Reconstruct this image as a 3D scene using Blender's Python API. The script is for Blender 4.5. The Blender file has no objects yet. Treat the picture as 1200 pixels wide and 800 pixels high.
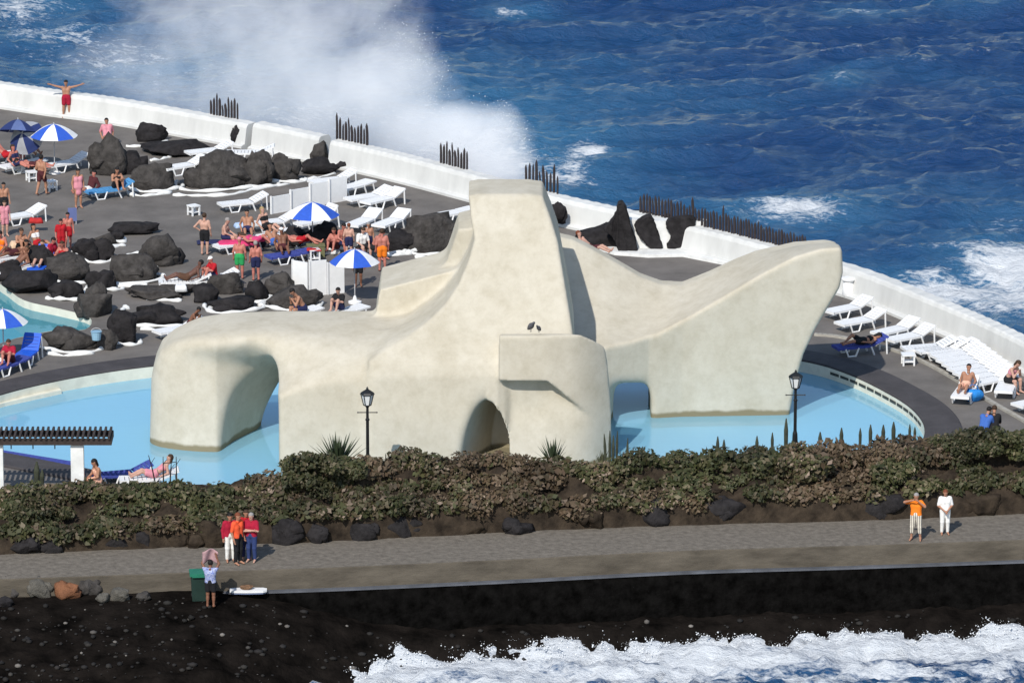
import bpy, math, random
import numpy as np
from mathutils import Vector, Matrix
from mathutils.geometry import tessellate_polygon

random.seed(7)
rng = np.random.default_rng(7)
scene = bpy.context.scene
col = scene.collection
R = math.radians

# ------------------------------------------------------------------ camera geometry (photo frame 1200 x 800)
FPX, PITCH, H = 6860.0, R(14.6), 56.8
CP, SP = math.cos(PITCH), math.sin(PITCH)
PROM, DECK, WATER, SEA = 0.0, 0.9, 0.5, -2.6

def ray(px, py):
    x = (px - 600.0) / FPX; u = (400.0 - py) / FPX
    return x, CP + u * SP, -SP + u * CP
def at(px, py, z=DECK):
    x, y, zz = ray(px, py); t = (z - H) / zz
    return Vector((x * t, y * t, z))
def aty(px, py, Y):
    x, y, zz = ray(px, py); t = Y / y
    return x * t, H + zz * t            # X, Z
def scale_at(p):
    return FPX / (p.y * CP + (H - p.z) * SP)

# ------------------------------------------------------------------ mesh helpers
def mesh_np(name, v, f, mats, smooth=False, midx=None):
    me = bpy.data.meshes.new(name)
    v = np.asarray(v, dtype=np.float32).reshape(-1, 3)
    if isinstance(f, np.ndarray):
        n, k = f.shape
        me.vertices.add(len(v)); me.vertices.foreach_set('co', v.ravel())
        me.loops.add(n * k); me.loops.foreach_set('vertex_index', f.astype(np.int32).ravel())
        me.polygons.add(n)
        me.polygons.foreach_set('loop_start', np.arange(n, dtype=np.int32) * k)
        me.update(calc_edges=True)
    else:
        me.from_pydata([tuple(map(float, p)) for p in v], [], [tuple(map(int, q)) for q in f])
    for m in (mats if isinstance(mats, (list, tuple)) else [mats]):
        me.materials.append(m)
    if midx is not None:
        me.polygons.foreach_set('material_index', np.asarray(midx, dtype=np.int32))
    if smooth:
        me.polygons.foreach_set('use_smooth', np.ones(len(me.polygons), dtype=bool))
    me.update()
    return me

def link(name, me, parent=None, loc=None, rz=0.0):
    o = bpy.data.objects.new(name, me); col.objects.link(o)
    if parent is not None: o.parent = parent
    if loc is not None: o.location = loc
    if rz: o.rotation_euler = (0, 0, rz)
    return o
def tag(o, label=None, cat=None, group=None, kind=None):
    if label: o['label'] = label
    if cat: o['category'] = cat
    if group: o['group'] = group
    if kind: o['kind'] = kind
    return o
def empty(name, loc, rz=0.0, label=None, cat=None, group=None):
    o = bpy.data.objects.new(name, None); o.empty_display_size = 0.2
    col.objects.link(o); o.location = loc; o.rotation_euler = (0, 0, rz)
    return tag(o, label, cat, group)
def copy_thing(root, loc, rz, label, group=None, swap=None):
    r = root.copy(); col.objects.link(r); r.location = loc; r.rotation_euler = (0, 0, rz)
    r['label'] = label
    if group: r['group'] = group
    for ch in list(root.children):
        c = ch.copy(); col.objects.link(c); c.parent = r
        for g in list(ch.children):
            d = g.copy(); col.objects.link(d); d.parent = c
    return r

class MB:
    def __init__(s): s.v = []; s.f = []; s.m = []
    def add(s, v, f, m=0):
        b = len(s.v); s.v += [tuple(p) for p in v]; s.f += [tuple(i + b for i in q) for q in f]; s.m += [m] * len(f)
    def box(s, c, d, rot=None, m=0, taper=1.0):
        hx, hy, hz = d[0] / 2, d[1] / 2, d[2] / 2
        vs = []
        for z in (-1, 1):
            k = taper if z > 0 else 1
            for x, y in ((-1, -1), (1, -1), (1, 1), (-1, 1)):
                vs.append(Vector((x * hx * k, y * hy * k, z * hz)))
        if rot is not None: vs = [rot @ p for p in vs]
        vs = [p + Vector(c) for p in vs]
        s.add(vs, [(3, 2, 1, 0), (4, 5, 6, 7), (0, 1, 5, 4), (1, 2, 6, 5), (2, 3, 7, 6), (3, 0, 4, 7)], m)
    def tube(s, pts, rad, n=8, m=0, cap=True):
        pts = [Vector(p) for p in pts]
        rs = rad if isinstance(rad, (list, tuple)) else [rad] * len(pts)
        rings = []
        for i, p in enumerate(pts):
            a = pts[max(0, i - 1)]; b = pts[min(len(pts) - 1, i + 1)]
            d = (b - a)
            d = d.normalized() if d.length > 1e-9 else Vector((0, 0, 1))
            up = Vector((0, 0, 1)) if abs(d.z) < 0.95 else Vector((0, 1, 0))
            u = d.cross(up).normalized(); w = u.cross(d)
            rings.append([p + (u * math.cos(6.2831853 * k / n) + w * math.sin(6.2831853 * k / n)) * rs[i] for k in range(n)])
        vs = [q for r in rings for q in r]; fs = []
        for i in range(len(pts) - 1):
            for k in range(n):
                a = i * n + k; b = i * n + (k + 1) % n
                fs.append((a, b, b + n, a + n))
        if cap:
            fs.append(tuple(range(n - 1, -1, -1))); fs.append(tuple(range((len(pts) - 1) * n, len(pts) * n)))
        s.add(vs, fs, m)
    def lathe(s, prof, n=16, c=(0, 0, 0), m=0, sx=1.0, sy=1.0):
        vs = []; fs = []
        for r, z in prof:
            for k in range(n):
                t = 6.2831853 * k / n
                vs.append((c[0] + r * sx * math.cos(t), c[1] + r * sy * math.sin(t), c[2] + z))
        for i in range(len(prof) - 1):
            for k in range(n):
                a = i * n + k; b = i * n + (k + 1) % n
                fs.append((a, b, b + n, a + n))
        fs.append(tuple(range(n - 1, -1, -1))); fs.append(tuple(range((len(prof) - 1) * n, len(prof) * n)))
        s.add(vs, fs, m)
    def prism(s, poly, z0, z1, m=0):
        n = len(poly)
        vs = [(p[0], p[1], z0) for p in poly] + [(p[0], p[1], z1) for p in poly]
        fs = [tuple(range(n - 1, -1, -1)), tuple(range(n, 2 * n))] + [(i, (i + 1) % n, (i + 1) % n + n, i + n) for i in range(n)]
        s.add(vs, fs, m)
    def mesh(s, name, mats, smooth=False):
        return mesh_np(name, s.v, s.f, mats, smooth, s.m)
    def build(s, name, mats, parent=None, smooth=False, loc=None, rz=0.0):
        return link(name, s.mesh(name, mats, smooth), parent, loc, rz)

def smooth_poly(pts, k=6, closed=False):
    P = [Vector(p) for p in pts]; n = len(P); out = []
    rngi = range(n) if closed else range(n - 1)
    for i in rngi:
        p0 = P[(i - 1) % n] if closed else P[max(0, i - 1)]
        p1 = P[i]; p2 = P[(i + 1) % n]
        p3 = P[(i + 2) % n] if closed else P[min(n - 1, i + 2)]
        for j in range(k):
            t = j / k
            out.append(0.5 * ((2 * p1) + (p2 - p0) * t + (2 * p0 - 5 * p1 + 4 * p2 - p3) * t * t + (3 * p1 - p0 - 3 * p2 + p3) * t ** 3))
    if not closed: out.append(P[-1].copy())
    return out

# ------------------------------------------------------------------ numpy noise
_perm = rng.random((256, 256)).astype(np.float32)
def vnoise(x, y):
    xi = np.floor(x).astype(int); yi = np.floor(y).astype(int)
    fx = (x - xi).astype(np.float32); fy = (y - yi).astype(np.float32)
    fx = fx * fx * fx * (fx * (fx * 6 - 15) + 10); fy = fy * fy * fy * (fy * (fy * 6 - 15) + 10)
    g = lambda a, b: _perm[a & 255, b & 255]
    return (g(xi, yi) * (1 - fx) + g(xi + 1, yi) * fx) * (1 - fy) + (g(xi, yi + 1) * (1 - fx) + g(xi + 1, yi + 1) * fx) * fy
def fbm(x, y, o=4, gain=0.5):
    s = 0; a = 1.0; t = 0
    for i in range(o):
        s = s + a * vnoise(x + 17.3 * i, y - 9.1 * i); t += a; a *= gain; x = x * 2.03; y = y * 2.03
    return s / t
def ridged(x, y, o=4):
    s = 0; a = 1.0; t = 0
    for i in range(o):
        s = s + a * (1 - np.abs(2 * vnoise(x + 31.7 * i, y + 5.9 * i) - 1)); t += a; a *= 0.5; x = x * 2.1; y = y * 2.1
    return s / t
def noise3(p, sc, seed=0):
    x, y, z = p[..., 0] * sc + seed * 3.1, p[..., 1] * sc + seed * 1.7, p[..., 2] * sc + seed * 5.3
    return (vnoise(x + 0.3 * z, y + 11) + vnoise(y + 0.3 * x + 40, z + 7) + vnoise(z + 0.3 * y + 80, x + 3)) / 3

# ------------------------------------------------------------------ surface nets
def surface_nets(f, origin, h):
    nx, ny, nz = f.shape
    s = f < 0
    cnt = np.zeros((nx - 1, ny - 1, nz - 1), dtype=np.int8)
    offs = [(i, j, k) for i in (0, 1) for j in (0, 1) for k in (0, 1)]
    for i, j, k in offs:
        cnt += s[i:nx - 1 + i, j:ny - 1 + j, k:nz - 1 + k]
    act = (cnt > 0) & (cnt < 8)
    idx = np.argwhere(act)
    vid = -np.ones(act.shape, dtype=np.int64); vid[act] = np.arange(len(idx))
    acc = np.zeros((len(idx), 3)); num = np.zeros(len(idx))
    g = {o: f[idx[:, 0] + o[0], idx[:, 1] + o[1], idx[:, 2] + o[2]] for o in offs}
    for a in offs:
        for ax in range(3):
            if a[ax]: continue
            b = list(a); b[ax] = 1; b = tuple(b)
            fa, fb = g[a], g[b]
            x = (fa < 0) != (fb < 0)
            t = np.where(x, fa / np.where(x, fa - fb, 1), 0)
            p = np.zeros((len(idx), 3)); p[:] = a; p[:, ax] = t
            acc[x] += p[x]; num[x] += 1
    v = (idx + acc / np.maximum(num, 1)[:, None]) * h + np.array(origin)
    F = []
    for ax in range(3):
        sl0 = [slice(1, -1)] * 3; sl0[ax] = slice(0, -1)
        sl1 = [slice(1, -1)] * 3; sl1[ax] = slice(1, None)
        s0 = s[tuple(sl0)]; s1 = s[tuple(sl1)]
        e = np.argwhere(s0 != s1); inside0 = s0[s0 != s1]
        base = e.copy(); o1, o2 = [(1, 2), (2, 0), (0, 1)][ax]
        base[:, o1] += 1; base[:, o2] += 1
        def cell(d1, d2):
            c = base.copy(); c[:, o1] -= d1; c[:, o2] -= d2
            return vid[c[:, 0], c[:, 1], c[:, 2]]
        q = np.stack([cell(1, 1), cell(0, 1), cell(0, 0), cell(1, 0)], axis=1)
        q[~inside0] = q[~inside0][:, ::-1]
        F.append(q)
    return v.astype(np.float32), np.concatenate(F).astype(np.int32)

def smin(a, b, k):
    h = np.maximum(k - np.abs(a - b), 0) / k
    return np.minimum(a, b) - h * h * k * 0.25
def smax(a, b, k): return -smin(-a, -b, k)

# ------------------------------------------------------------------ materials
MATS = {}
def mat(name, color, rough=0.7, var=0.0, scale=3.0, bump=0.0, bscale=20.0, color2=None, spec=0.3, island=0.0, detail=5.0, metallic=0.0, stretch=None):
    if name in MATS: return MATS[name]
    m = bpy.data.materials.new(name); m.use_nodes = True
    nt = m.node_tree; N = nt.nodes; L = nt.links
    b = N['Principled BSDF']
    b.inputs['Roughness'].default_value = rough
    b.inputs['Specular IOR Level'].default_value = spec
    b.inputs['Metallic'].default_value = metallic
    c1 = (*color, 1)
    tc = N.new('ShaderNodeNewGeometry'); src = tc.outputs['Position']
    if stretch:
        mp = N.new('ShaderNodeMapping'); mp.inputs['Scale'].default_value = stretch
        L.new(src, mp.inputs[0]); src = mp.outputs[0]
    outc = None
    if var > 0 or color2:
        nz = N.new('ShaderNodeTexNoise'); nz.inputs['Scale'].default_value = scale; nz.inputs['Detail'].default_value = detail
        nz.inputs['Roughness'].default_value = 0.62
        L.new(src, nz.inputs['Vector'])
        rp = N.new('ShaderNodeValToRGB')
        lo = color2 if color2 else tuple(c * (1 - var) for c in color)
        hi = color if color2 else tuple(min(1, c * (1 + var)) for c in color)
        rp.color_ramp.elements[0].position = 0.32; rp.color_ramp.elements[0].color = (*lo, 1)
        rp.color_ramp.elements[1].position = 0.68; rp.color_ramp.elements[1].color = (*hi, 1)
        L.new(nz.outputs['Fac'], rp.inputs[0]); outc = rp.outputs[0]
    if island > 0:
        hs = N.new('ShaderNodeHueSaturation')
        mr = N.new('ShaderNodeMapRange'); mr.inputs[3].default_value = 1 - island; mr.inputs[4].default_value = 1 + island
        L.new(tc.outputs['Random Per Island'], mr.inputs[0]); L.new(mr.outputs[0], hs.inputs['Value'])
        if outc is not None: L.new(outc, hs.inputs['Color'])
        else: hs.inputs['Color'].default_value = c1
        outc = hs.outputs[0]
    if outc is not None: L.new(outc, b.inputs['Base Color'])
    else: b.inputs['Base Color'].default_value = c1
    if bump > 0:
        nb = N.new('ShaderNodeTexNoise'); nb.inputs['Scale'].default_value = bscale; nb.inputs['Detail'].default_value = 4
        L.new(src, nb.inputs['Vector'])
        bp = N.new('ShaderNodeBump'); bp.inputs['Strength'].default_value = bump; bp.inputs['Distance'].default_value = 0.05
        L.new(nb.outputs['Fac'], bp.inputs['Height']); L.new(bp.outputs[0], b.inputs['Normal'])
    MATS[name] = m
    return m

M_white = mat('white_paint', (0.74, 0.74, 0.72), 0.6, var=0.12, scale=2.2, bump=0.15, bscale=6)
M_plastic = mat('white_plastic', (0.80, 0.80, 0.80), 0.4, var=0.04, scale=4)
M_deck = mat('volcanic_paving', (0.148, 0.134, 0.122), 0.85, var=0.22, scale=0.7, bump=0.3, bscale=9, detail=8)
M_kerb = mat('dark_kerb_paving', (0.060, 0.054, 0.056), 0.8, var=0.2, scale=1.5, bump=0.3, bscale=9)
M_rock = mat('lava_rock', (0.056, 0.051, 0.048), 0.9, spec=0.10, var=0.4, scale=3.2, bump=0.9, bscale=9)
M_rockdark = mat('dark_lava_rock', (0.024, 0.022, 0.023), 0.85, spec=0.10, var=0.4, scale=3.0, bump=0.8, bscale=8)
M_wood = mat('dark_wood_stake', (0.035, 0.028, 0.030), 0.8, var=0.3, scale=8, bump=0.4, bscale=30)
M_black = mat('black_iron', (0.012, 0.013, 0.014), 0.45, var=0.2, scale=10)
M_blue = mat('blue_fabric', (0.03, 0.10, 0.50), 0.8, var=0.1, scale=6)
M_canvas = mat('white_fabric', (0.78, 0.78, 0.78), 0.8, var=0.05, scale=6)
M_pole = mat('grey_pole', (0.45, 0.45, 0.46), 0.4, var=0.05)
# ================================================================== WORLD, SUN, CAMERA
SUN_AZ = Vector((-0.33, -0.944, 0.0)).normalized(); SUN_EL = R(43)
w = bpy.data.worlds.new('World'); scene.world = w; w.use_nodes = True
nt = w.node_tree
sky = nt.nodes.new('ShaderNodeTexSky'); sky.sky_type = 'NISHITA'; sky.sun_disc = False
sky.sun_elevation = SUN_EL
sky.sun_rotation = math.atan2(SUN_AZ.x, SUN_AZ.y)
sky.air_density = 1.2; sky.dust_density = 0.6; sky.ozone_density = 1.5
bgn = nt.nodes['Background']; bgn.inputs[1].default_value = 0.135
nt.links.new(sky.outputs[0], bgn.inputs[0])
sl = bpy.data.lights.new('sun', 'SUN'); sl.energy = 4.1; sl.angle = R(0.53); sl.color = (1.0, 0.955, 0.88)
so = bpy.data.objects.new('sun', sl); col.objects.link(so)
sd = Vector((SUN_AZ.x * math.cos(SUN_EL), SUN_AZ.y * math.cos(SUN_EL), math.sin(SUN_EL)))
so.rotation_euler = sd.to_track_quat('Z', 'Y').to_euler(); so.location = sd * 120 + Vector((0, 200, 0))
cam = bpy.data.cameras.new('camera'); cam.sensor_width = 36; cam.lens = 36 * FPX / 1200.0
cam.clip_start = 1; cam.clip_end = 60000
co = bpy.data.objects.new('camera', cam); col.objects.link(co)
co.location = (0, 0, H); co.rotation_euler = (R(90) - PITCH, 0, 0)
scene.camera = co
vs = scene.view_settings
vs.view_transform = 'Standard'; vs.look = 'None'; vs.gamma = 1; vs.exposure = 0.0; vs.use_curve_mapping = False
cy = scene.cycles
cy.max_bounces = 8; cy.transparent_max_bounces = 12; cy.volume_bounces = 6; cy.use_denoising = True
cy.volume_step_rate = 1.0; cy.volume_max_steps = 256

# ================================================================== GUIDE LINES
wall_px = [(-70, 118), (0, 128), (60, 137), (120, 145), (200, 159), (290, 176), (370, 193), (420, 204), (470, 216), (545, 236),
           (640, 262), (720, 280), (800, 298), (870, 316), (990, 349), (1080, 385), (1140, 411), (1200, 441), (1270, 478)]
wall_line = smooth_poly([at(*p) for p in wall_px], 6)
pool_px = [(-70, 488), (0, 464), (60, 449), (120, 438), (180, 430), (270, 421), (400, 411), (560, 405), (720, 404), (850, 412), (940, 424), (990, 438),
           (1035, 459), (1068, 480), (1083, 502), (1074, 522), (1025, 540), (930, 552), (760, 562), (560, 566), (360, 569), (200, 568), (95, 549), (0, 531), (-70, 522)]
pool_line = smooth_poly([at(*p) for p in pool_px], 5, True)
foot_px = [(-90, 653), (0, 649), (200, 641), (400, 633), (600, 623), (800, 615), (1000, 610), (1200, 602), (1290, 598)]
foot_line = smooth_poly([at(px, py, 0) for px, py in foot_px], 6)
edge_px = [(-90, 681), (0, 678), (150, 673), (250, 669), (400, 664), (600, 655), (800, 645), (1000, 639), (1200, 632), (1290, 629)]
edge_line = smooth_poly([at(px, py, 0) for px, py in edge_px], 6)
pool2_px = [(-60, 300), (0, 333), (28, 352), (70, 362), (105, 372), (100, 386), (60, 388), (20, 396), (-60, 410)]
pool2_line = smooth_poly([at(*p) for p in pool2_px], 4, True)

def line_y(line, x):
    xs = [p.x for p in line]; ys = [p.y for p in line]
    return np.interp(x, xs, ys)

# ================================================================== DECK with two pool openings
outer = [p.copy() for p in wall_line]
outer = [outer[0] + Vector((-25, 12, 0))] + outer + [outer[-1] + Vector((12, -8, 0))] + [p + Vector((0, 2.2, DECK)) for p in reversed(foot_line)] + [foot_line[0] + Vector((-20, 2.2, DECK))]
def sheet(name, loops, z, m, kind='structure'):
    flat = [p for l in loops for p in l]
    tris = tessellate_polygon([[Vector((p.x, p.y, 0)) for p in l] for l in loops])
    v = [(p.x, p.y, z) for p in flat]
    fs = []
    for a, b, c in tris:
        A, B, Cc = flat[a], flat[b], flat[c]
        fs.append((a, b, c) if (B.x - A.x) * (Cc.y - A.y) - (B.y - A.y) * (Cc.x - A.x) > 0 else (a, c, b))
    o = link(name, mesh_np(name, v, fs, m)); o['kind'] = kind
    return o
sheet('deck', [outer, pool_line, pool2_line], DECK, M_deck)

def offset_loop(line, d):
    n = len(line); out = []
    area = sum(line[i].x * line[(i + 1) % n].y - line[(i + 1) % n].x * line[i].y for i in range(n))
    s = 1 if area > 0 else -1
    for i in range(n):
        t = (line[(i + 1) % n] - line[i - 1]); t.z = 0; t.normalize()
        out.append(line[i] + Vector((t.y * s, -t.x * s, 0)) * d)
    return out
def ring_wall(name, line, prof, m, closed=True):
    """prof: list of (outward offset, z)"""
    mb = MB(); n = len(line)
    rings = [[(p.x, p.y, z) for p in (offset_loop(line, d) if closed else line)] for d, z in prof]
    vs = [q for r in rings for q in r]; fs = []
    for k in range(len(prof) - 1):
        for i in range(n):
            j = (i + 1) % n
            fs.append((k * n + i, k * n + j, (k + 1) * n + j, (k + 1) * n + i))
    mb.add(vs, fs); return mb
# dark paving band round the big pool: a low real kerb
kb = ring_wall('pool_kerb', pool_line, [(0.02, 0.6), (0.02, DECK + 0.06), (0.06, DECK + 0.085), (1.30, DECK + 0.085), (1.36, DECK + 0.05), (1.36, DECK - 0.1)], M_kerb)
o = kb.build('pool_kerb', M_kerb); o['kind'] = 'structure'
# pool basin
M_poolwall = mat('cream_pool_wall', (0.66, 0.64, 0.54), 0.7, var=0.10, scale=2.0)
def pool_floor_mat(name, c1, c2):
    return mat(name, c1, 0.8, scale=0.25, color2=c2, detail=3)
M_poolfloor = pool_floor_mat('pale_blue_pool_floor', (0.36, 0.70, 0.90), (0.30, 0.65, 0.88))
pw = ring_wall('pool_wall', pool_line, [(0.0, DECK + 0.02), (0.0, -0.7)], M_poolwall)
pool_wall = pw.build('pool_wall', M_poolwall, smooth=False); pool_wall['kind'] = 'structure'
sheet('pool_floor', [pool_line], 0.12, M_poolfloor)
pw2 = ring_wall('pool_wall', pool2_line, [(0.0, DECK + 0.01), (0.0, -0.7)], M_poolwall)
o = pw2.build('bathing_pool_wall', M_poolwall); o['kind'] = 'structure'
sheet('bathing_pool_floor', [pool2_line], -0.5, mat('turquoise_pool_floor', (0.05, 0.42, 0.55), 0.8, var=0.2, scale=0.5))
def water_mat(name, tint, bs, bstr, milk=(0.34, 0.68, 0.88)):
    m = bpy.data.materials.new(name); m.use_nodes = True; N = m.node_tree.nodes; L = m.node_tree.links
    N.remove(N['Principled BSDF']); out = N['Material Output']
    tr = N.new('ShaderNodeBsdfTransparent'); tr.inputs[0].default_value = (*tint, 1)
    gl = N.new('ShaderNodeBsdfGlossy'); gl.inputs['Roughness'].default_value = 0.03
    fr = N.new('ShaderNodeFresnel'); fr.inputs[0].default_value = 1.33
    mx = N.new('ShaderNodeMixShader')
    g = N.new('ShaderNodeNewGeometry'); mp = N.new('ShaderNodeMapping'); mp.inputs['Scale'].default_value = (0.6, 1.2, 1)
    nz = N.new('ShaderNodeTexNoise'); nz.inputs['Scale'].default_value = bs; nz.inputs['Detail'].default_value = 3
    bp = N.new('ShaderNodeBump'); bp.inputs['Strength'].default_value = bstr; bp.inputs['Distance'].default_value = 0.05
    L.new(g.outputs['Position'], mp.inputs[0]); L.new(mp.outputs[0], nz.inputs['Vector']); L.new(nz.outputs['Fac'], bp.inputs['Height'])
    L.new(bp.outputs[0], fr.inputs['Normal']); L.new(bp.outputs[0], gl.inputs['Normal'])
    df = N.new('ShaderNodeBsdfDiffuse'); df.inputs[0].default_value = (*milk, 1); m0 = N.new('ShaderNodeMixShader'); m0.inputs[0].default_value = 0.55
    L.new(tr.outputs[0], m0.inputs[1]); L.new(df.outputs[0], m0.inputs[2])
    L.new(fr.outputs[0], mx.inputs[0]); L.new(m0.outputs[0], mx.inputs[1]); L.new(gl.outputs[0], mx.inputs[2])
    L.new(mx.outputs[0], out.inputs['Surface'])
    return m
M_poolwater = water_mat('pool_water', (0.90, 0.985, 1.0), 2.2, 0.07)
sheet('pool_water', [pool_line], WATER, M_poolwater)
sheet('bathing_pool_water', [pool2_line], WATER + 0.1, water_mat('bathing_water', (0.8, 0.97, 1.0), 2.2, 0.10, (0.06, 0.36, 0.48)))
# submerged-edge ledge slab in the pool's far corner
mb = MB(); ll = [at(-60, 484, 0.62), at(0, 466, 0.62), at(66, 451.5, 0.62)]
lf = [p + Vector((0.25, -0.75, 0)) for p in ll]
mb.prism([(p.x, p.y) for p in lf] + [(p.x, p.y) for p in reversed(ll)], 0.50, 0.64)
o = mb.build('pool_ledge', M_poolwall); o['kind'] = 'structure'
# overflow slots of the pool wall (far end)
i0 = min(range(len(pool_line)), key=lambda i: (pool_line[i] - at(975, 433)).length)
i1 = min(range(len(pool_line)), key=lambda i: (pool_line[i] - at(1078, 492)).length)
if i1 < i0: i0, i1 = i1, i0
acc = []; d = 0
seg = pool_line[i0:i1 + 1]
cum = [0]
for a, b in zip(seg, seg[1:]): cum.append(cum[-1] + (b - a).length)
nslot = 13
slotm = mat('dark_slot', (0.05, 0.055, 0.05), 0.8)
cpool = Vector((1.0, 202.0, 0))
for k in range(nslot):
    s = cum[-1] * (k + 0.5) / nslot
    j = max(i for i in range(len(cum)) if cum[i] <= s); j = min(j, len(seg) - 2)
    t = (s - cum[j]) / (cum[j + 1] - cum[j]); p = seg[j].lerp(seg[j + 1], t)
    dr = (seg[j + 1] - seg[j]).normalized()
    nrm = Vector((dr.y, -dr.x, 0))
    if nrm.dot(cpool - p) < 0: nrm = -nrm
    mb = MB(); mb.box((0, 0, 0), (0.50, 0.03, 0.10))
    sl_ = mb.build('overflow_slot', slotm, pool_wall, loc=p + nrm * 0.008 + Vector((0, 0, -0.16)), rz=math.atan2(dr.y, dr.x))

# ================================================================== SEA WALL (three lengths with gaps where rocks stand)
M_wall = mat('white_sea_wall', (0.61, 0.61, 0.59), 0.75, var=0.10, scale=1.1, bump=0.25, bscale=5, detail=9, stretch=(1, 1, 0.35))
wall_root = empty('sea_wall', wall_line[40] + Vector((0, 0, 0)), 0, 'long curving white painted sea wall between the dark terrace and the open sea', 'wall')
wroot_inv = -wall_root.location
def wall_section(x0, x1, h, off=0.0):
    seg = [p for p in wall_line if x0 <= 600 + p.x / p.y * FPX * 1.0 * (p.y / ((p.y * CP + (H - p.z) * SP))) <= x1]
    prof = [(0.0, -0.3), (0.0, 0.10), (0.10, 0.15), (0.22, 0.17), (0.34, h - 0.16), (0.40, h - 0.05), (0.48, h), (0.92, h + 0.02), (1.0, h - 0.04), (1.06, h - 0.14), (1.10, -0.6), (1.35, -4.2)]
    n = len(seg); vs_ = []; fs = []
    for i, p in enumerate(seg):
        t = seg[min(n - 1, i + 1)] - seg[max(0, i - 1)]; t.normalize(); nr = Vector((-t.y, t.x, 0))
        hv = 1 + 0.015 * math.sin(i * 1.7)
        for dd, z in prof:
            q = p + nr * (dd + off) + Vector((0, 0, z * (hv if z > 0 else 1))) + wroot_inv
            vs_.append(q)
    k = len(prof)
    for i in range(n - 1):
        for j in range(k - 1):
            fs.append((i * k + j, i * k + j + 1, (i + 1) * k + j + 1, (i + 1) * k + j)[::-1])
    fs.append(tuple(range(k))[::-1]); fs.append(tuple((n - 1) * k + j for j in range(k)))
    mb = MB(); mb.add(vs_, fs)
    ob = mb.build('wall_section', M_wall, wall_root)
    return ob
def px_of(p):
    d = p.y * CP + (H - p.z) * SP
    return 600 + FPX * p.x / d, 400 - FPX * (p.y * SP + (p.z - H) * CP) / d
def wsec(x0, x1, h, off=0.0):
    global wall_line
    wl = wall_line; fine = smooth_poly(wl, 4); keep = [p for p in fine if x0 <= px_of(p)[0] <= x1]
    old = wall_line; wall_line = keep
    r = wall_section(-9999, 9999, h, off); wall_line = old
    return r
wsec(-400, 284, 1.02); wsec(288, 370, 1.12); wsec(379, 1400, 1.06)

# ================================================================== PROMENADE, RETAINING FACE, LEDGE, QUAY, BEACH
M_prom = mat('promenade_concrete', (0.160, 0.141, 0.118), 0.9, spec=0.1, var=0.26, scale=4.0, bump=0.6, bscale=9, detail=13)
xs = np.linspace(-45, 45, 60)
def strip(name, lines, m, smooth=False, kind='structure'):
    """lines: functions x -> (y, z)"""
    v = []; n = len(xs)
    for fn in lines:
        for x in xs:
            y, z = fn(x); v.append((x, y, z))
    f = []
    for k in range(len(lines) - 1):
        for i in range(n - 1):
            f.append((k * n + i, k * n + i + 1, (k + 1) * n + i + 1, (k + 1) * n + i))
    o = link(name, mesh_np(name, v, f, m, smooth)); o['kind'] = kind
    return o
fe = lambda x: float(line_y(edge_line, x)); ff = lambda x: float(line_y(foot_line, x))
strip('promenade', [lambda x: (fe(x), 0.0), lambda x: (ff(x) + 1.2, 0.0)], M_prom)
M_face = mat('brown_concrete_face', (0.098, 0.084, 0.066), 0.9, spec=0.1, var=0.3, scale=1.4, bump=0.5, bscale=5, stretch=(0.5, 1, 1.6))
mb = MB()
LZ = -0.68
n = len(xs); v = []
for x in xs:
    y = fe(x)
    v += [(x, y + 0.004, 0.02 - 0.02), (x, y - 0.02, -0.03), (x, y - 0.10, LZ - 0.02), (x, y + 0.3, LZ - 1.8)]
f = []
for i in range(n - 1):
    for k in range(3): f.append((i * 4 + k, i * 4 + k + 1, i * 4 + 4 + k + 1, i * 4 + 4 + k))
mb.add(v, f)
o = mb.build('retaining_wall', M_face); tag(o, 'brown concrete retaining wall holding up the seafront promenade edge', 'wall')
# lower black quay wall with a pale capping ledge, starting where the sand ends
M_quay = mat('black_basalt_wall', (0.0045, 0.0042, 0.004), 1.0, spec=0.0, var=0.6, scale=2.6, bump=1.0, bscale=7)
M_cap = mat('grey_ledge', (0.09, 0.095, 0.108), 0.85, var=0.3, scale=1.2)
qx0 = at(262, 690, LZ).x
qroot = empty('quay_wall', (0, fe(0) - 0.5, -2.0), 0, 'low black basalt quay wall with a thin pale ledge below the promenade', 'wall')
qxs = np.linspace(qx0, 45, 90)
v = []; f = []; v2 = []; f2 = []
for i, x in enumerate(qxs):
    y = fe(x) - 0.09
    yo = y - qroot.location.y; zo = -qroot.location.z
    wob = 0.06 * math.sin(x * 2.1) + 0.05 * math.sin(x * 5.3 + 1)
    v += [(x, yo + 0.2, LZ - 0.05 + zo), (x, yo - 0.20 + 0.3 * wob, LZ - 0.05 + zo), (x, yo - 0.28 + wob, LZ - 0.6 + zo), (x, yo - 0.40 - wob, LZ - 1.2 + zo), (x, yo - 0.6 + wob, LZ - 2.6 + zo)]
    v2 += [(x, yo + 0.2, LZ + zo), (x, yo - 0.23, LZ + zo), (x, yo - 0.24, LZ - 0.06 + zo), (x, yo + 0.2, LZ - 0.06 + zo)]
for i in range(len(qxs) - 1):
    for k in range(4): f.append((i * 5 + k, i * 5 + k + 1, i * 5 + 6 + k, i * 5 + 5 + k))
    for k in range(4):
        k2 = (k + 1) % 4; f2.append((i * 4 + k, i * 4 + k2, i * 4 + 4 + k2, i * 4 + 4 + k))
f2.append((0, 3, 2, 1)); f.append((4, 3, 2, 1, 0))
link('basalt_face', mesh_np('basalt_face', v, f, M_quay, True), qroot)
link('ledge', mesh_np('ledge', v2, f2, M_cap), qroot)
# beach: black sand and cobble slope running down into the surf
bx = np.linspace(-40, 40, 320); by = np.linspace(0, 1, 90)
GX, GT = np.meshgrid(bx, by, indexing='ij')
edge_y = line_y(edge_line, GX)
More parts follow.
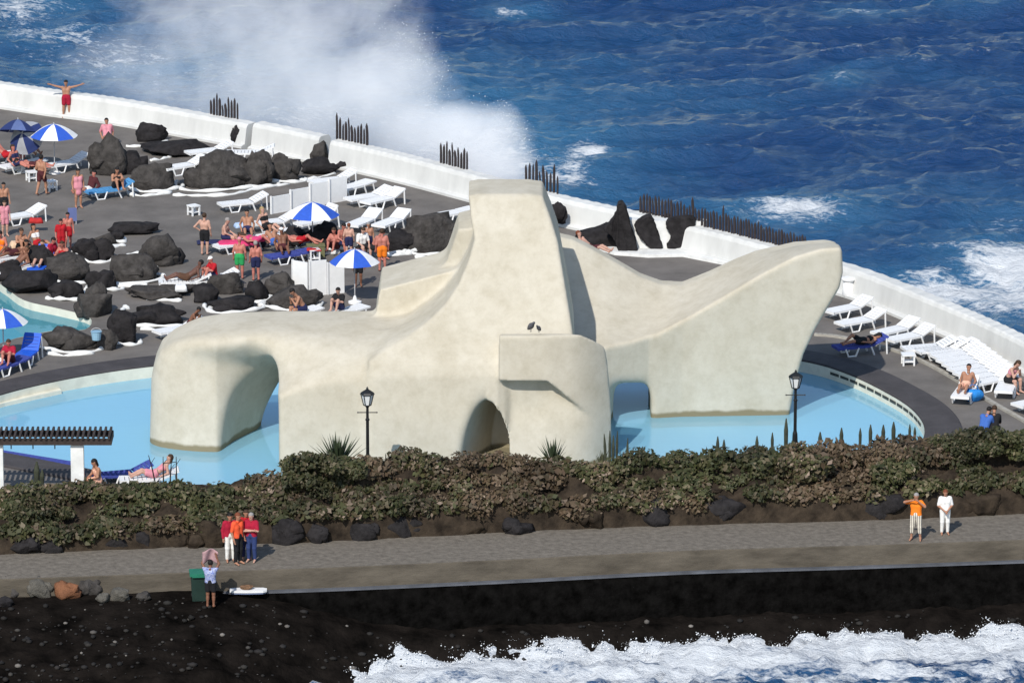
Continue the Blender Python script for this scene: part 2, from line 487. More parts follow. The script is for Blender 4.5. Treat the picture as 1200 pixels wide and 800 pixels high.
# top height of the beach: higher at the sandy end, lower at the quay
def sstep(a, b, x):
    t = np.clip((x - a) / (b - a), 0, 1); return t * t * (3 - 2 * t)
top = -0.62 - 1.48 * sstep(at(230, 700, -1).x, at(520, 700, -1).x, GX)
run = 9.0
YB = edge_y - 0.02 + 0.0 - GT * run
slope = np.where(GT * run < 1.2, GT * run * 0.10, 0.12 + (GT * run - 1.2) * 0.42)
left = 1 - sstep(at(200, 700, -1).x, at(560, 700, -1).x, GX)
ZB = top - slope * (0.55 + 0.55 * (1 - left)) * (1 + 0.5 * (1 - left))* (1 - 0.15 * left)
ZB = np.maximum(ZB, -4.5)
rough = (fbm(GX * 1.1, YB * 1.1, 5) - 0.5) * 0.45 + (fbm(GX * 5, YB * 5, 3) - 0.5) * 0.20
rough *= 0.15 + 0.85 * np.clip(sstep(0.15, 0.35, GT) + (1 - left) * 0.6, 0, 1)
ZB = ZB + rough
def grid_faces(nx, ny):
    i, j = np.meshgrid(np.arange(nx - 1), np.arange(ny - 1), indexing='ij')
    a = (i * ny + j).ravel()
    return np.stack([a, a + ny, a + ny + 1, a + 1], axis=1).astype(np.int32)
gf = grid_faces(len(bx), len(by))[:, ::-1]
M_beach = mat('black_sand', (0.016, 0.013, 0.0112), 1.0, spec=0.0, scale=0.9, color2=(0.0030, 0.0027, 0.0025), bump=1.0, bscale=8, detail=9)
bo = link('beach', mesh_np('beach', np.stack([GX, YB, ZB], -1).reshape(-1, 3), gf, M_beach, True)); bo['kind'] = 'structure'
def beach_z(x, y):
    i = int(np.clip(np.searchsorted(bx, x), 1, len(bx) - 1)); t = (fe(x) - 0.02 - y) / run
    return float(np.interp(t, by, ZB[i]))

# ================================================================== SEA: one sheet to the horizon, waves as geometry
def graded(lo, hi, step, far_lo, far_hi):
    c = list(np.arange(lo, hi + step, step)); s = step; p = c[-1]
    while p < far_hi: s *= 1.28; p += s; c.append(p)
    s = step; p = c[0]; pre = []
    while p > far_lo: s *= 1.28; p -= s; pre.append(p)
    return np.array(pre[::-1] + c)
sx = graded(-40, 40, 0.22, -14000, 14000)
sy = graded(178, 345, 0.27, 60, 16000)
SX, SY = np.meshgrid(sx, sy, indexing='ij')
near = np.exp(-np.maximum(0, np.maximum(np.abs(SX) - 60, 0) / 200) ** 2) * np.exp(-np.maximum(0, (SY - 420) / 500) ** 2)
wx = SX * 0.9 + SY * 0.25
wy = SY * 1.0 - SX * 0.30
wave = (ridged(wx * 0.055, wy * 0.13, 3) ** 1.5 - 0.45) * 1.15
wave += (ridged(wx * 0.22 + 9, wy * 0.42 + 3, 3) ** 1.6 - 0.4) * 0.60
wave += (fbm(wx * 0.9, wy * 1.5, 3) - 0.5) * 0.26
offs = (SY > 215)
shore = SY < 205
# surf front (a low broken swell along the beach)
surf = (fbm(SX * 0.5, SY * 0.9, 3) - 0.5) * 0.60 + (ridged(SX * 1.1, SY * 1.9, 4) - 0.5) * 0.55 + (vnoise(SX * 4.1, SY * 3.5) - 0.5) * 0.20 - 0.14
Z = SEA + np.where(shore, surf, wave) * near
# foam fields, world space
foam = np.zeros_like(SX); aer = np.zeros_like(SX)
def patch(px, py, rx, ry, amp, a2=None, ang=0.0):
    global foam, aer
    c = at(px, py, SEA)
    s = scale_at(c); ex = rx / s; ey = ry / (s * 0.24)
    dx = SX - c.x; dy = SY - c.y
    ca, sa = math.cos(ang), math.sin(ang)
    q = ((dx * ca + dy * sa) / ex) ** 2 + ((-dx * sa + dy * ca) / ey) ** 2
    g = np.exp(-q * 1.2)
    foam = np.maximum(foam, g * amp)
    aer = np.maximum(aer, np.exp(-q * 0.35) * (amp if a2 is None else a2))
for a in [(930, 255, 75, 20, .64), (1110, 345, 90, 20, .85), (1185, 322, 70, 30, .85), (1200, 352, 120, 40, .66), (690, 183, 40, 14, .62), (655, 205, 60, 22, .5), (60, 40, 120, 22, .45), (20, 15, 80, 25, .5),
          (130, 60, 130, 40, .40), (690, 25, 25, 7, .5), (600, 12, 30, 6, .5), (1090, 330, 60, 12, .5), (1180, 270, 60, 22, .35), (560, 190, 110, 50, .6, .9), (400, 140, 200, 50, .36, .75), (240, 90, 150, 50, .28, .6), (1010, 20, 30, 6, .35), (1150, 10, 40, 7, .35), (800, 205, 25, 6, .3), (985, 100, 20, 8, .42)]:
    patch(*a)
crest = np.clip((wave - 0.45) * 1.0, 0, 0.28) * offs
foam = np.maximum(foam, crest)
foam = np.where(shore, np.clip(0.90 - 0.10 * np.clip(line_y(edge_line, SX) - 2.6 - SY, 0, 9) + (fbm(SX * 0.6, SY * 1.4, 4) - 0.5) * 0.8, 0.30, 1), foam)
aer = np.where(shore, 0.15, aer)
Z += np.where(shore, 0, foam * (fbm(SX * 1.6, SY * 1.6, 3) - 0.3) * 0.55 * near)
sv = np.stack([SX, SY, Z], -1).reshape(-1, 3)
M_sea = bpy.data.materials.new('sea_water'); M_sea.use_nodes = True
N = M_sea.node_tree.nodes; L = M_sea.node_tree.links; b = N['Principled BSDF']
def nd(t, **k):
    q = N.new(t)
    for a, c in k.items(): setattr(q, a, c)
    return q
at1 = nd('ShaderNodeAttribute', attribute_name='foam'); at2 = nd('ShaderNodeAttribute', attribute_name='aer')
geo = nd('ShaderNodeNewGeometry'); mp = nd('ShaderNodeMapping'); mp.inputs['Scale'].default_value = (0.55, 0.9, 0.8); mp.inputs['Rotation'].default_value = (0, 0, 0.3)
L.new(geo.outputs['Position'], mp.inputs[0])
n1 = nd('ShaderNodeTexNoise'); n1.inputs['Scale'].default_value = 1.6; n1.inputs['Detail'].default_value = 8; n1.inputs['Roughness'].default_value = 0.7; n1.inputs['Distortion'].default_value = 0.8
L.new(mp.outputs[0], n1.inputs['Vector'])
mm = nd('ShaderNodeMath', operation='MULTIPLY_ADD'); mm.inputs[1].default_value = 1.0
n1f = nd('ShaderNodeTexNoise'); n1f.inputs['Scale'].default_value = 6.5; n1f.inputs['Detail'].default_value = 5; n1f.inputs['Roughness'].default_value = 0.7; L.new(mp.outputs[0], n1f.inputs['Vector'])
n1m = nd('ShaderNodeMix', data_type='FLOAT'); n1m.inputs[0].default_value = 0.42; L.new(n1.outputs['Fac'], n1m.inputs[2]); L.new(n1f.outputs['Fac'], n1m.inputs[3])
n1r = nd('ShaderNodeMath', operation='MULTIPLY_ADD'); n1r.inputs[1].default_value = 3.0; n1r.inputs[2].default_value = -1.85
L.new(n1m.outputs[0], n1r.inputs[0])
at1s = nd('ShaderNodeMath', operation='MULTIPLY'); at1s.inputs[1].default_value = 1.55; L.new(at1.outputs['Fac'], at1s.inputs[0])
L.new(at1s.outputs[0], mm.inputs[0]); L.new(n1r.outputs[0], mm.inputs[2])
fm = nd('ShaderNodeMapRange'); fm.interpolation_type = 'SMOOTHSTEP'; fm.inputs[1].default_value = 0.12; fm.inputs[2].default_value = 0.72
L.new(mm.outputs[0], fm.inputs[0])
deep = nd('ShaderNodeMix', data_type='RGBA'); deep.inputs[6].default_value = (0.010, 0.047, 0.145, 1); deep.inputs[7].default_value = (0.04, 0.16, 0.30, 1)
n2 = nd('ShaderNodeTexNoise'); n2.inputs['Scale'].default_value = 0.16; n2.inputs['Detail'].default_value = 5; L.new(mp.outputs[0], n2.inputs['Vector'])
ad = nd('ShaderNodeMath', operation='MULTIPLY_ADD'); ad.inputs[1].default_value = 1.2; ad.use_clamp = True
n2r = nd('ShaderNodeMath', operation='MULTIPLY_ADD'); n2r.inputs[1].default_value = 0.9; n2r.inputs[2].default_value = -0.46; L.new(n2.outputs['Fac'], n2r.inputs[0])
L.new(at2.outputs['Fac'], ad.inputs[0]); L.new(n2r.outputs[0], ad.inputs[2]); L.new(ad.outputs[0], deep.inputs[0])
fin = nd('ShaderNodeMix', data_type='RGBA'); fin.inputs[7].default_value = (0.66, 0.69, 0.72, 1)
L.new(deep.outputs[2], fin.inputs[6]); L.new(fm.outputs[0], fin.inputs[0]); L.new(fin.outputs[2], b.inputs['Base Color'])
rr = nd('ShaderNodeMapRange'); rr.inputs[3].default_value = 0.16; rr.inputs[4].default_value = 0.8; L.new(fm.outputs[0], rr.inputs[0]); L.new(rr.outputs[0], b.inputs['Roughness'])
b.inputs['IOR'].default_value = 1.33
nb = nd('ShaderNodeTexNoise'); nb.inputs['Scale'].default_value = 2.8; nb.inputs['Detail'].default_value = 9; nb.inputs['Roughness'].default_value = 0.68; L.new(mp.outputs[0], nb.inputs['Vector'])
bp = nd('ShaderNodeBump'); bp.inputs['Strength'].default_value = 0.8; bp.inputs['Distance'].default_value = 0.35
L.new(nb.outputs['Fac'], bp.inputs['Height']); L.new(bp.outputs[0], b.inputs['Normal'])
sme = mesh_np('sea', sv, grid_faces(len(sx), len(sy)), M_sea, True)
for nm, arr in (('foam', foam), ('aer', aer)):
    a = sme.attributes.new(nm, 'FLOAT', 'POINT'); a.data.foreach_set('value', arr.ravel().astype(np.float32))
so_ = link('sea', sme); so_['kind'] = 'structure'
# ================================================================== SCULPTURE (one continuous plaster body)
def build_sculpture():
    h = 0.066
    x0, x1, y0, y1, z0, z1 = -13.6, 12.6, 196.6, 211.0, -0.3, 9.8
    gx = np.arange(x0, x1, h, dtype=np.float32); gy = np.arange(y0, y1, h, dtype=np.float32); gz = np.arange(z0, z1, h, dtype=np.float32)
    X = gx[:, None, None]; Y = gy[None, :, None]; Zz = gz[None, None, :]
    def poly_sdf(px_pts, Yr):
        """2-D signed distance (negative inside) on the x-z grid of an outline given at depth Yr"""
        P = np.array([aty(px, py, Yr) for px, py in px_pts], dtype=np.float32)
        GX_, GZ_ = np.meshgrid(gx, gz, indexing='ij')
        d = np.full(GX_.shape, 1e9, dtype=np.float32); ins = np.zeros(GX_.shape, dtype=bool)
        n = len(P)
        for i in range(n):
            a = P[i]; b_ = P[(i + 1) % n]; e = b_ - a
            wx_ = GX_ - a[0]; wz_ = GZ_ - a[1]
            t = np.clip((wx_ * e[0] + wz_ * e[1]) / (e @ e + 1e-9), 0, 1)
            d = np.minimum(d, (wx_ - e[0] * t) ** 2 + (wz_ - e[1] * t) ** 2)
            c1 = (a[1] <= GZ_) & (b_[1] > GZ_); c2 = (b_[1] <= GZ_) & (a[1] > GZ_)
            cr = e[0] * wz_ - e[1] * wx_
            ins ^= (c1 & (cr > 0)) | (c2 & (cr < 0))
        d = np.sqrt(d); d[ins] *= -1
        return d[:, None, :]
    def xz(px, py, Yr): return aty(px, py, Yr)
    fX = lambda px, Yr=202.0: xz(px, 400, Yr)[0]
    zof = lambda py, Yr: xz(600, py, Yr)[1]
    # --- long low body: leg + main block.  Outline of the top edge at Y~202.5
    Yb = 202.6
    body = poly_sdf([(176, 640), (176.5, 520), (178, 440), (181, 424), (188, 408), (202, 396), (232, 380), (270, 370.5), (330, 366.5), (440, 366), (600, 368), (655, 374), (668, 420), (670, 640)], Yb)
    # front surface
    xm = fX(325); xl = fX(176); xc = fX(238)
    lean = 0.10 * np.clip(Zz - 0.5, 0, 9)
    yf_main = 198.45 + lean + 0.0 * X
    # leg plan: rounded front with an edge at px 255
    xe = fX(255)
    yf_leg = 200.55 + 0.13 * np.clip(Zz - 0.5, 0, 9) + np.where(X < xe, 0.30 * ((xe - X) / (xe - xl)) ** 2 * 3.0, 0.55 * (X - xe))
    tt = 1 / (1 + np.exp(-(X - xm + 0.02) / 0.05))
    # higher up the step between leg and main block melts away
    zt = np.clip((Zz - 3.0) / 1.6, 0, 1); wd = 0.06 + 1.6 * zt ** 1.5
    tt = 1 / (1 + np.exp(-(X - xm + 0.02) / wd))
    yf = yf_leg * (1 - tt) + yf_main * tt
    yf = yf + 1.0 * np.clip((X - fX(584)) / (fX(594) - fX(584)), 0, 1)
    yb = 204.3
    # top slab rolls over towards the viewer: inclined top plane
    topz = zof(367, 202.6) - 0.05 + 0.0 * X
    roll = Zz - (topz - 0.10 * np.clip(202.6 - Y, 0, 9) ** 1.6)
    f = smax(body, yf - Y, 0.6)
    f = smax(f, Y - yb, 0.5)
    f = smax(f, roll, 0.8)
    # --- swelling lobe in the front
    lobe = poly_sdf([(432, 640), (432, 460), (438, 430), (455, 412), (490, 401), (540, 398), (588, 398), (591, 440), (596, 500), (598, 640)], 198.4)
    lobe = smax(lobe, 198.22 + 0.12 * np.clip(Zz - 0.5, 0, 9) + 0.62 * np.clip(Zz - 3.75, 0, 1.3) ** 1.5 - Y, 0.35)
    lobe = np.maximum(lobe, Y - 201)
    f = smin(f, lobe, 0.5)
    # --- tower
    tow = poly_sdf([(549, 231), (560, 229), (620, 229), (636, 231), (646, 255), (654, 278), (661, 315), (668, 352), (673, 384), (676, 480), (452, 480), (436, 396), (455, 384), (482, 370), (504, 355), (522, 340), (537, 321), (549, 297), (556, 276), (552, 256)], 202.2)
    tz = np.clip(Zz - 4.2, 0, 9)
    tow = smax(tow, (198.80 + 0.68 * tz - Y) * 0.85, 0.14)
    tow = np.maximum(tow, Y - 204.8)
    f = smin(f, tow, 0.30)
    # side rib behind the tower, step block
    wing = poly_sdf([(556, 258), (549, 260.5), (537, 263.5), (533, 275), (529, 288), (524, 302), (518, 314), (502, 345), (560, 400), (600, 330), (600, 262)], 204.3)
    wing = np.maximum(np.maximum(wing, (203.0 + 0.85 * np.clip(fX(560) - X, -1, 3) - Y) * 0.75), Y - 206.3)
    f = smin(f, wing, 0.06)
    blk = poly_sdf([(446, 330), (482, 320.5), (523, 310), (560, 300), (560, 420), (439, 420), (440, 368)], 204.2)
    blk = smax(np.maximum(blk, 203.0 - Y), Y - 206.5, 0.2)
    f = smin(f, blk, 0.22)
    # --- right turret
    turret = poly_sdf([(585, 640), (585, 384.5), (650, 383.5), (690, 386), (702, 391), (708, 402), (712, 430), (716, 480), (718, 640)], 199.4)
    xa, xb, xd = fX(585, 198.5), fX(641, 198.5), fX(718, 198.5)
    ub = X - xb; yt = 198.06 + 0.5 * (0.24 * ub + np.sqrt((0.36 * ub) ** 2 + 0.02)) + 0.30 * np.clip(ub - 0.7, 0, 9) ** 2
    yt = yt + 0.05 * np.clip(Zz - 0.5, 0, 9)
    zc = zof(447.5, 198.2)
    xo1, xo2 = fX(642, 198.3), fX(690, 198.5)
    zcut = np.where(X < xo1, zc, zc - 1.25 * np.clip((X - xo1) / (xo2 - xo1), 0, 1.3))
    amt = np.clip((xo2 + 0.3 - X) / (xo2 - xo1 + 0.9), 0, 1); amt = amt * amt * (3 - 2 * amt)
    dep = 0.85 * amt * np.clip((Zz - 0.2) / (zcut - 0.2), 0, 1) ** 1.0
    dep = dep * np.clip((zcut - Zz) / 0.16, 0, 1)
    yt = yt + dep
    turret = np.maximum(turret, yt - Y)
    sl_t = 0.9
    turret = smax(turret, (Zz - 5.36 + sl_t * np.clip(Y - 198.7, 0, 9)) * 0.75, 0.12)
    turret = np.maximum(turret, Y - 202.0)
    # flat top, its rear meets the tower
    f = smin(f, turret, 0.10)
    # --- fin: heightfield with a ridge line in front and a swept bowl behind it
    rx = np.array([fX(p, 205) for p in (640, 690, 712, 740, 770, 810, 850, 890, 930, 960, 987)])
    rz = np.array([zof(p, q) for p, q in ((425, 203.2), (418, 203.4), (411, 203.6), (404, 204.2), (394, 204.7), (371, 205.0), (346, 205.2), (322, 205.2), (301, 205.2), (292, 205.2), (290, 205.2))])
    bx_ = np.array([fX(p, 208.6) for p in (640, 655, 672, 690, 720, 750, 775, 800, 830, 860, 885, 930, 965, 987)])
    bz = np.array([zof(p, 208.6) for p in (270, 276, 280, 289, 305.5, 323, 332, 333, 321, 307, 297, 286.5, 284, 288)])
    bz = bz - 0.0
    ryf = np.interp(gx, [fX(p, 205) for p in (640, 700, 715, 760, 800, 987)], [203.2, 203.5, 203.8, 204.6, 204.85, 205.2])[:, None, None]
    rzi = np.interp(gx, rx, rz)[:, None, None]; bzi = np.interp(gx, bx_, bz)[:, None, None]
    t = np.clip((Y - ryf) / (208.4 - ryf), 0, 1)
    topf = rzi + (bzi - rzi) * (0.30 * t + 0.70 * t ** 1.9)
    slope_fix = 0.8
    fin = (Zz - topf) * slope_fix
    bulge = 0.05 * np.clip(Zz - 0.5, 0, 8)
    yfin = ryf + 0.45 - bulge * 1.2
    fin = smax(fin, yfin - Y, 0.12)
    fin = np.maximum(fin, Y - 209.1)
    side = poly_sdf([(600, 640), (600, 200), (970, 200), (986.5, 285), (988, 320), (984, 338), (970, 362), (955, 388), (942, 416), (932, 452), (926, 486), (925, 640)], 205.4)
    fin = smax(fin, side, 0.18)
    # arch through the fin
    Ya = 205.2
    xa0, xa1 = fX(719, Ya), fX(763, Ya); cx = (xa0 + xa1) / 2; hw = (xa1 - xa0) / 2
    za = zof(448, Ya)
    def tunnel(cx, hw, ztop, zlow=-2.0, n=3.0):
        hz = (ztop - zlow) / 2; cz = (ztop + zlow) / 2
        q = (np.abs((X - cx) / hw) ** n + np.abs((Zz - cz) / hz) ** 6) ** (1 / n)
        return (q - 1) * hw
    flare = 0.55 * np.clip((205.6 - Y) / 1.8, 0, 1.3) ** 2
    tun = tunnel(cx - 0.25 * flare, hw + flare * 0.55, za + flare * 0.9, n=4.0)
    fin = smax(fin, -tun, 0.22)
    f = smin(f, fin, 0.10)
    # --- niche in the lobe
    xn0, xn1 = fX(539, 198.6), fX(596, 198.6)
    zn = zof(471, 198.3)
    tY = np.clip(Y - 198.0, -0.5, 3)
    cxn = (xn0 + xn1) / 2 - 0.12 + 0.38 * tY; hwn = (xn1 - xn0) / 2 * (1.05 - 0.06 * tY)
    q = np.sqrt(((X - cxn) / hwn) ** 2 + ((Zz - 0.3) / (zn - 0.3)) ** 2)
    nich = (q - 1) * np.minimum(hwn, 1.2)
    nich = np.maximum(nich, Y - 200.9)
    nich = np.maximum(nich, 0.58 - Zz)
    f = np.where(X < (xn0 + xn1) / 2 + 0.1, smax(f, -nich, 0.22), np.maximum(f, -nich))
    # --- passage under the shoulder (between leg and main block)
    tY = np.clip((Y - 199.8) / 4.0, -0.3, 1.2)
    lx = np.interp(gy, [199.5, 200.6, 202.0, 203.6, 205], [fX(252, 200.6), fX(256, 200.6), fX(272, 202), fX(300, 203.6), fX(312, 205)])[None, :, None]
    rx_ = np.interp(gy, [199.5, 205], [fX(326.5, 199.5), fX(346, 205)])[None, :, None]
    bk = np.clip((Y - 200.6) / 3.0, 0, 1)
    lx = lx + 0.85 * bk * np.clip((Zz - 0.5) / 2.1, 0, 1.6) ** 1.4 + 0.10 * np.clip((Zz - 0.5) / 3.0, 0, 1.5) ** 2 + 0.9 * np.clip((Zz - 2.4) / 2.0, 0, 1.2) ** 2
    ztp = np.interp(gy, [199.5, 200.3, 201.5, 202.8, 204, 205], [4.45, 4.2, 3.7, 3.1, 2.6, 2.3])[None, :, None]
    cxp = (lx + rx_) / 2; hwp = np.maximum((rx_ - lx) / 2, 0.05)
    zl = -2.5; hz = (ztp - zl) / 2; cz = (ztp + zl) / 2
    q = (np.abs((X - cxp) / hwp) ** 3.2 + np.abs((Zz - cz) / hz) ** 5) ** (1 / 3.2)
    pas = (q - 1) * hwp
    pas = np.maximum(pas, X - fX(327, 199.8) - 0.25 * np.clip(Y - 199.8, 0, 9))
    f = smax(f, -pas, np.maximum(0.03, (0.16 + 0.6 * np.clip((Zz - 2.4) / 1.6, 0, 1)) * np.clip((xm - 0.05 - X) / 0.9, 0, 1)))
    f = np.broadcast_to(f, (len(gx), len(gy), len(gz))).astype(np.float32).copy()
    f[:, :, 0] = 1; f[:, :, -1] = 1; f[0] = 1; f[-1] = 1; f[:, 0] = 1; f[:, -1] = 1
    v, q = surface_nets(f, (x0, y0, z0), h)
    # light smoothing along the surface
    from itertools import chain
    for it in range(1):
        acc_ = np.zeros_like(v); n_ = np.zeros(len(v), dtype=np.float32)
        for a, b_ in ((0, 1), (1, 2), (2, 3), (3, 0)):
            np.add.at(acc_, q[:, a], v[q[:, b_]]); np.add.at(acc_, q[:, b_], v[q[:, a]])
            np.add.at(n_, q[:, a], 1); np.add.at(n_, q[:, b_], 1)
        v = v * 0.5 + 0.5 * acc_ / np.maximum(n_, 1)[:, None]
    return v, q

M_plaster = bpy.data.materials.new('weathered_cream_plaster'); M_plaster.use_nodes = True
N = M_plaster.node_tree.nodes; L = M_plaster.node_tree.links; b = N['Principled BSDF']
b.inputs['Roughness'].default_value = 0.85; b.inputs['Specular IOR Level'].default_value = 0.2
geo = nd('ShaderNodeNewGeometry')
na = nd('ShaderNodeTexNoise'); na.inputs['Scale'].default_value = 0.55; na.inputs['Detail'].default_value = 8; na.inputs['Roughness'].default_value = 0.65; L.new(geo.outputs['Position'], na.inputs['Vector'])
mpv = nd('ShaderNodeMapping'); mpv.inputs['Scale'].default_value = (1.1, 1.1, 0.28); L.new(geo.outputs['Position'], mpv.inputs[0])
nv = nd('ShaderNodeTexNoise'); nv.inputs['Scale'].default_value = 1.0; nv.inputs['Detail'].default_value = 6; L.new(mpv.outputs[0], nv.inputs['Vector'])
r1 = nd('ShaderNodeValToRGB'); r1.color_ramp.elements[0].position = 0.30; r1.color_ramp.elements[0].color = (0.488, 0.445, 0.355, 1)
r1.color_ramp.elements[1].position = 0.66; r1.color_ramp.elements[1].color = (0.572, 0.532, 0.445, 1); L.new(na.outputs['Fac'], r1.inputs[0])
r2 = nd('ShaderNodeValToRGB'); r2.color_ramp.elements[0].position = 0.34; r2.color_ramp.elements[0].color = (0.955, 0.95, 0.94, 1)
r2.color_ramp.elements[1].position = 0.55; r2.color_ramp.elements[1].color = (1, 1, 1, 1); L.new(nv.outputs['Fac'], r2.inputs[0])
mu = nd('ShaderNodeMix', data_type='RGBA', blend_type='MULTIPLY'); mu.inputs[0].default_value = 1.0
ng = nd('ShaderNodeTexNoise'); ng.inputs['Scale'].default_value = 2.6; ng.inputs['Detail'].default_value = 12; ng.inputs['Roughness'].default_value = 0.75; L.new(geo.outputs['Position'], ng.inputs['Vector'])
rg = nd('ShaderNodeValToRGB'); rg.color_ramp.elements[0].position = 0.33; rg.color_ramp.elements[0].color = (0.88, 0.87, 0.845, 1); rg.color_ramp.elements[1].position = 0.56; rg.color_ramp.elements[1].color = (1, 1, 1, 1); L.new(ng.outputs['Fac'], rg.inputs[0])
mgr = nd('ShaderNodeMix', data_type='RGBA', blend_type='MULTIPLY'); mgr.inputs[0].default_value = 1.0; L.new(r1.outputs[0], mgr.inputs[6]); L.new(rg.outputs[0], mgr.inputs[7])
L.new(mgr.outputs[2], mu.inputs[6]); L.new(r2.outputs[0], mu.inputs[7])
# algae band along the waterline
sx_ = nd('ShaderNodeSeparateXYZ'); L.new(geo.outputs['Position'], sx_.inputs[0])
am = nd('ShaderNodeMath', operation='MULTIPLY_ADD'); am.inputs[1].default_value = 0.35; L.new(nv.outputs['Fac'], am.inputs[0]); L.new(sx_.outputs[2], am.inputs[2])
ar = nd('ShaderNodeMapRange'); ar.inputs[1].default_value = 0.82; ar.inputs[2].default_value = 0.92; ar.inputs[3].default_value = 1; ar.inputs[4].default_value = 0; L.new(am.outputs[0], ar.inputs[0])
mg = nd('ShaderNodeMix', data_type='RGBA'); mg.inputs[7].default_value = (0.22, 0.19, 0.12, 1); L.new(ar.outputs[0], mg.inputs[0]); L.new(mu.outputs[2], mg.inputs[6])
L.new(mg.outputs[2], b.inputs['Base Color'])
nb = nd('ShaderNodeTexNoise'); nb.inputs['Scale'].default_value = 6.0; nb.inputs['Detail'].default_value = 8; L.new(geo.outputs['Position'], nb.inputs['Vector'])
bp = nd('ShaderNodeBump'); bp.inputs['Strength'].default_value = 0.12; bp.inputs['Distance'].default_value = 0.04; L.new(nb.outputs['Fac'], bp.inputs['Height']); L.new(bp.outputs[0], b.inputs['Normal'])
sv_, sq_ = build_sculpture()
o = link('sculpture', mesh_np('sculpture', sv_, sq_, M_plaster, True))
tag(o, 'huge cream plaster abstract sculpture with tower, arches and upswept fin standing in the pool', 'sculpture')

# pigeons on the sculpture's shoulder
def bird(px, py, Y, rz, s, label):
    X_, Z_ = aty(px, py, Y)
    r = empty('pigeon', (X_, Y, Z_), rz, label, 'bird', 'pigeons on the sculpture')
    mbp = MB()
    mbp.lathe([(0.01, -0.20), (0.035, -0.16), (0.075, -0.05), (0.085, 0.03), (0.06, 0.11), (0.035, 0.15), (0.042, 0.19), (0.03, 0.225), (0.005, 0.245)], 10)
    rot = Matrix.Rotation(R(50), 4, 'X') @ Matrix.Scale(s, 4)
    mbp.v = [tuple(rot @ Vector(p) + Vector((0, 0, 0.17 * s))) for p in mbp.v]
    mbp.tube([(0.02, 0, 0.10 * s), (0.02, 0, 0)], 0.008, 5); mbp.tube([(-0.02, 0, 0.10 * s), (-0.02, 0, 0)], 0.008, 5)
    mbp.build('body', mat('grey_feathers', (0.09, 0.09, 0.10), 0.7, var=0.3, scale=20), r, smooth=True)
bird(622, 389.0, 198.60, 0.6, 1.25, 'grey pigeon perched on the sculpture shoulder, larger of two')
bird(631.5, 389.5, 198.52, -0.5, 0.9, 'small hunched pigeon perched beside the larger one on the sculpture')

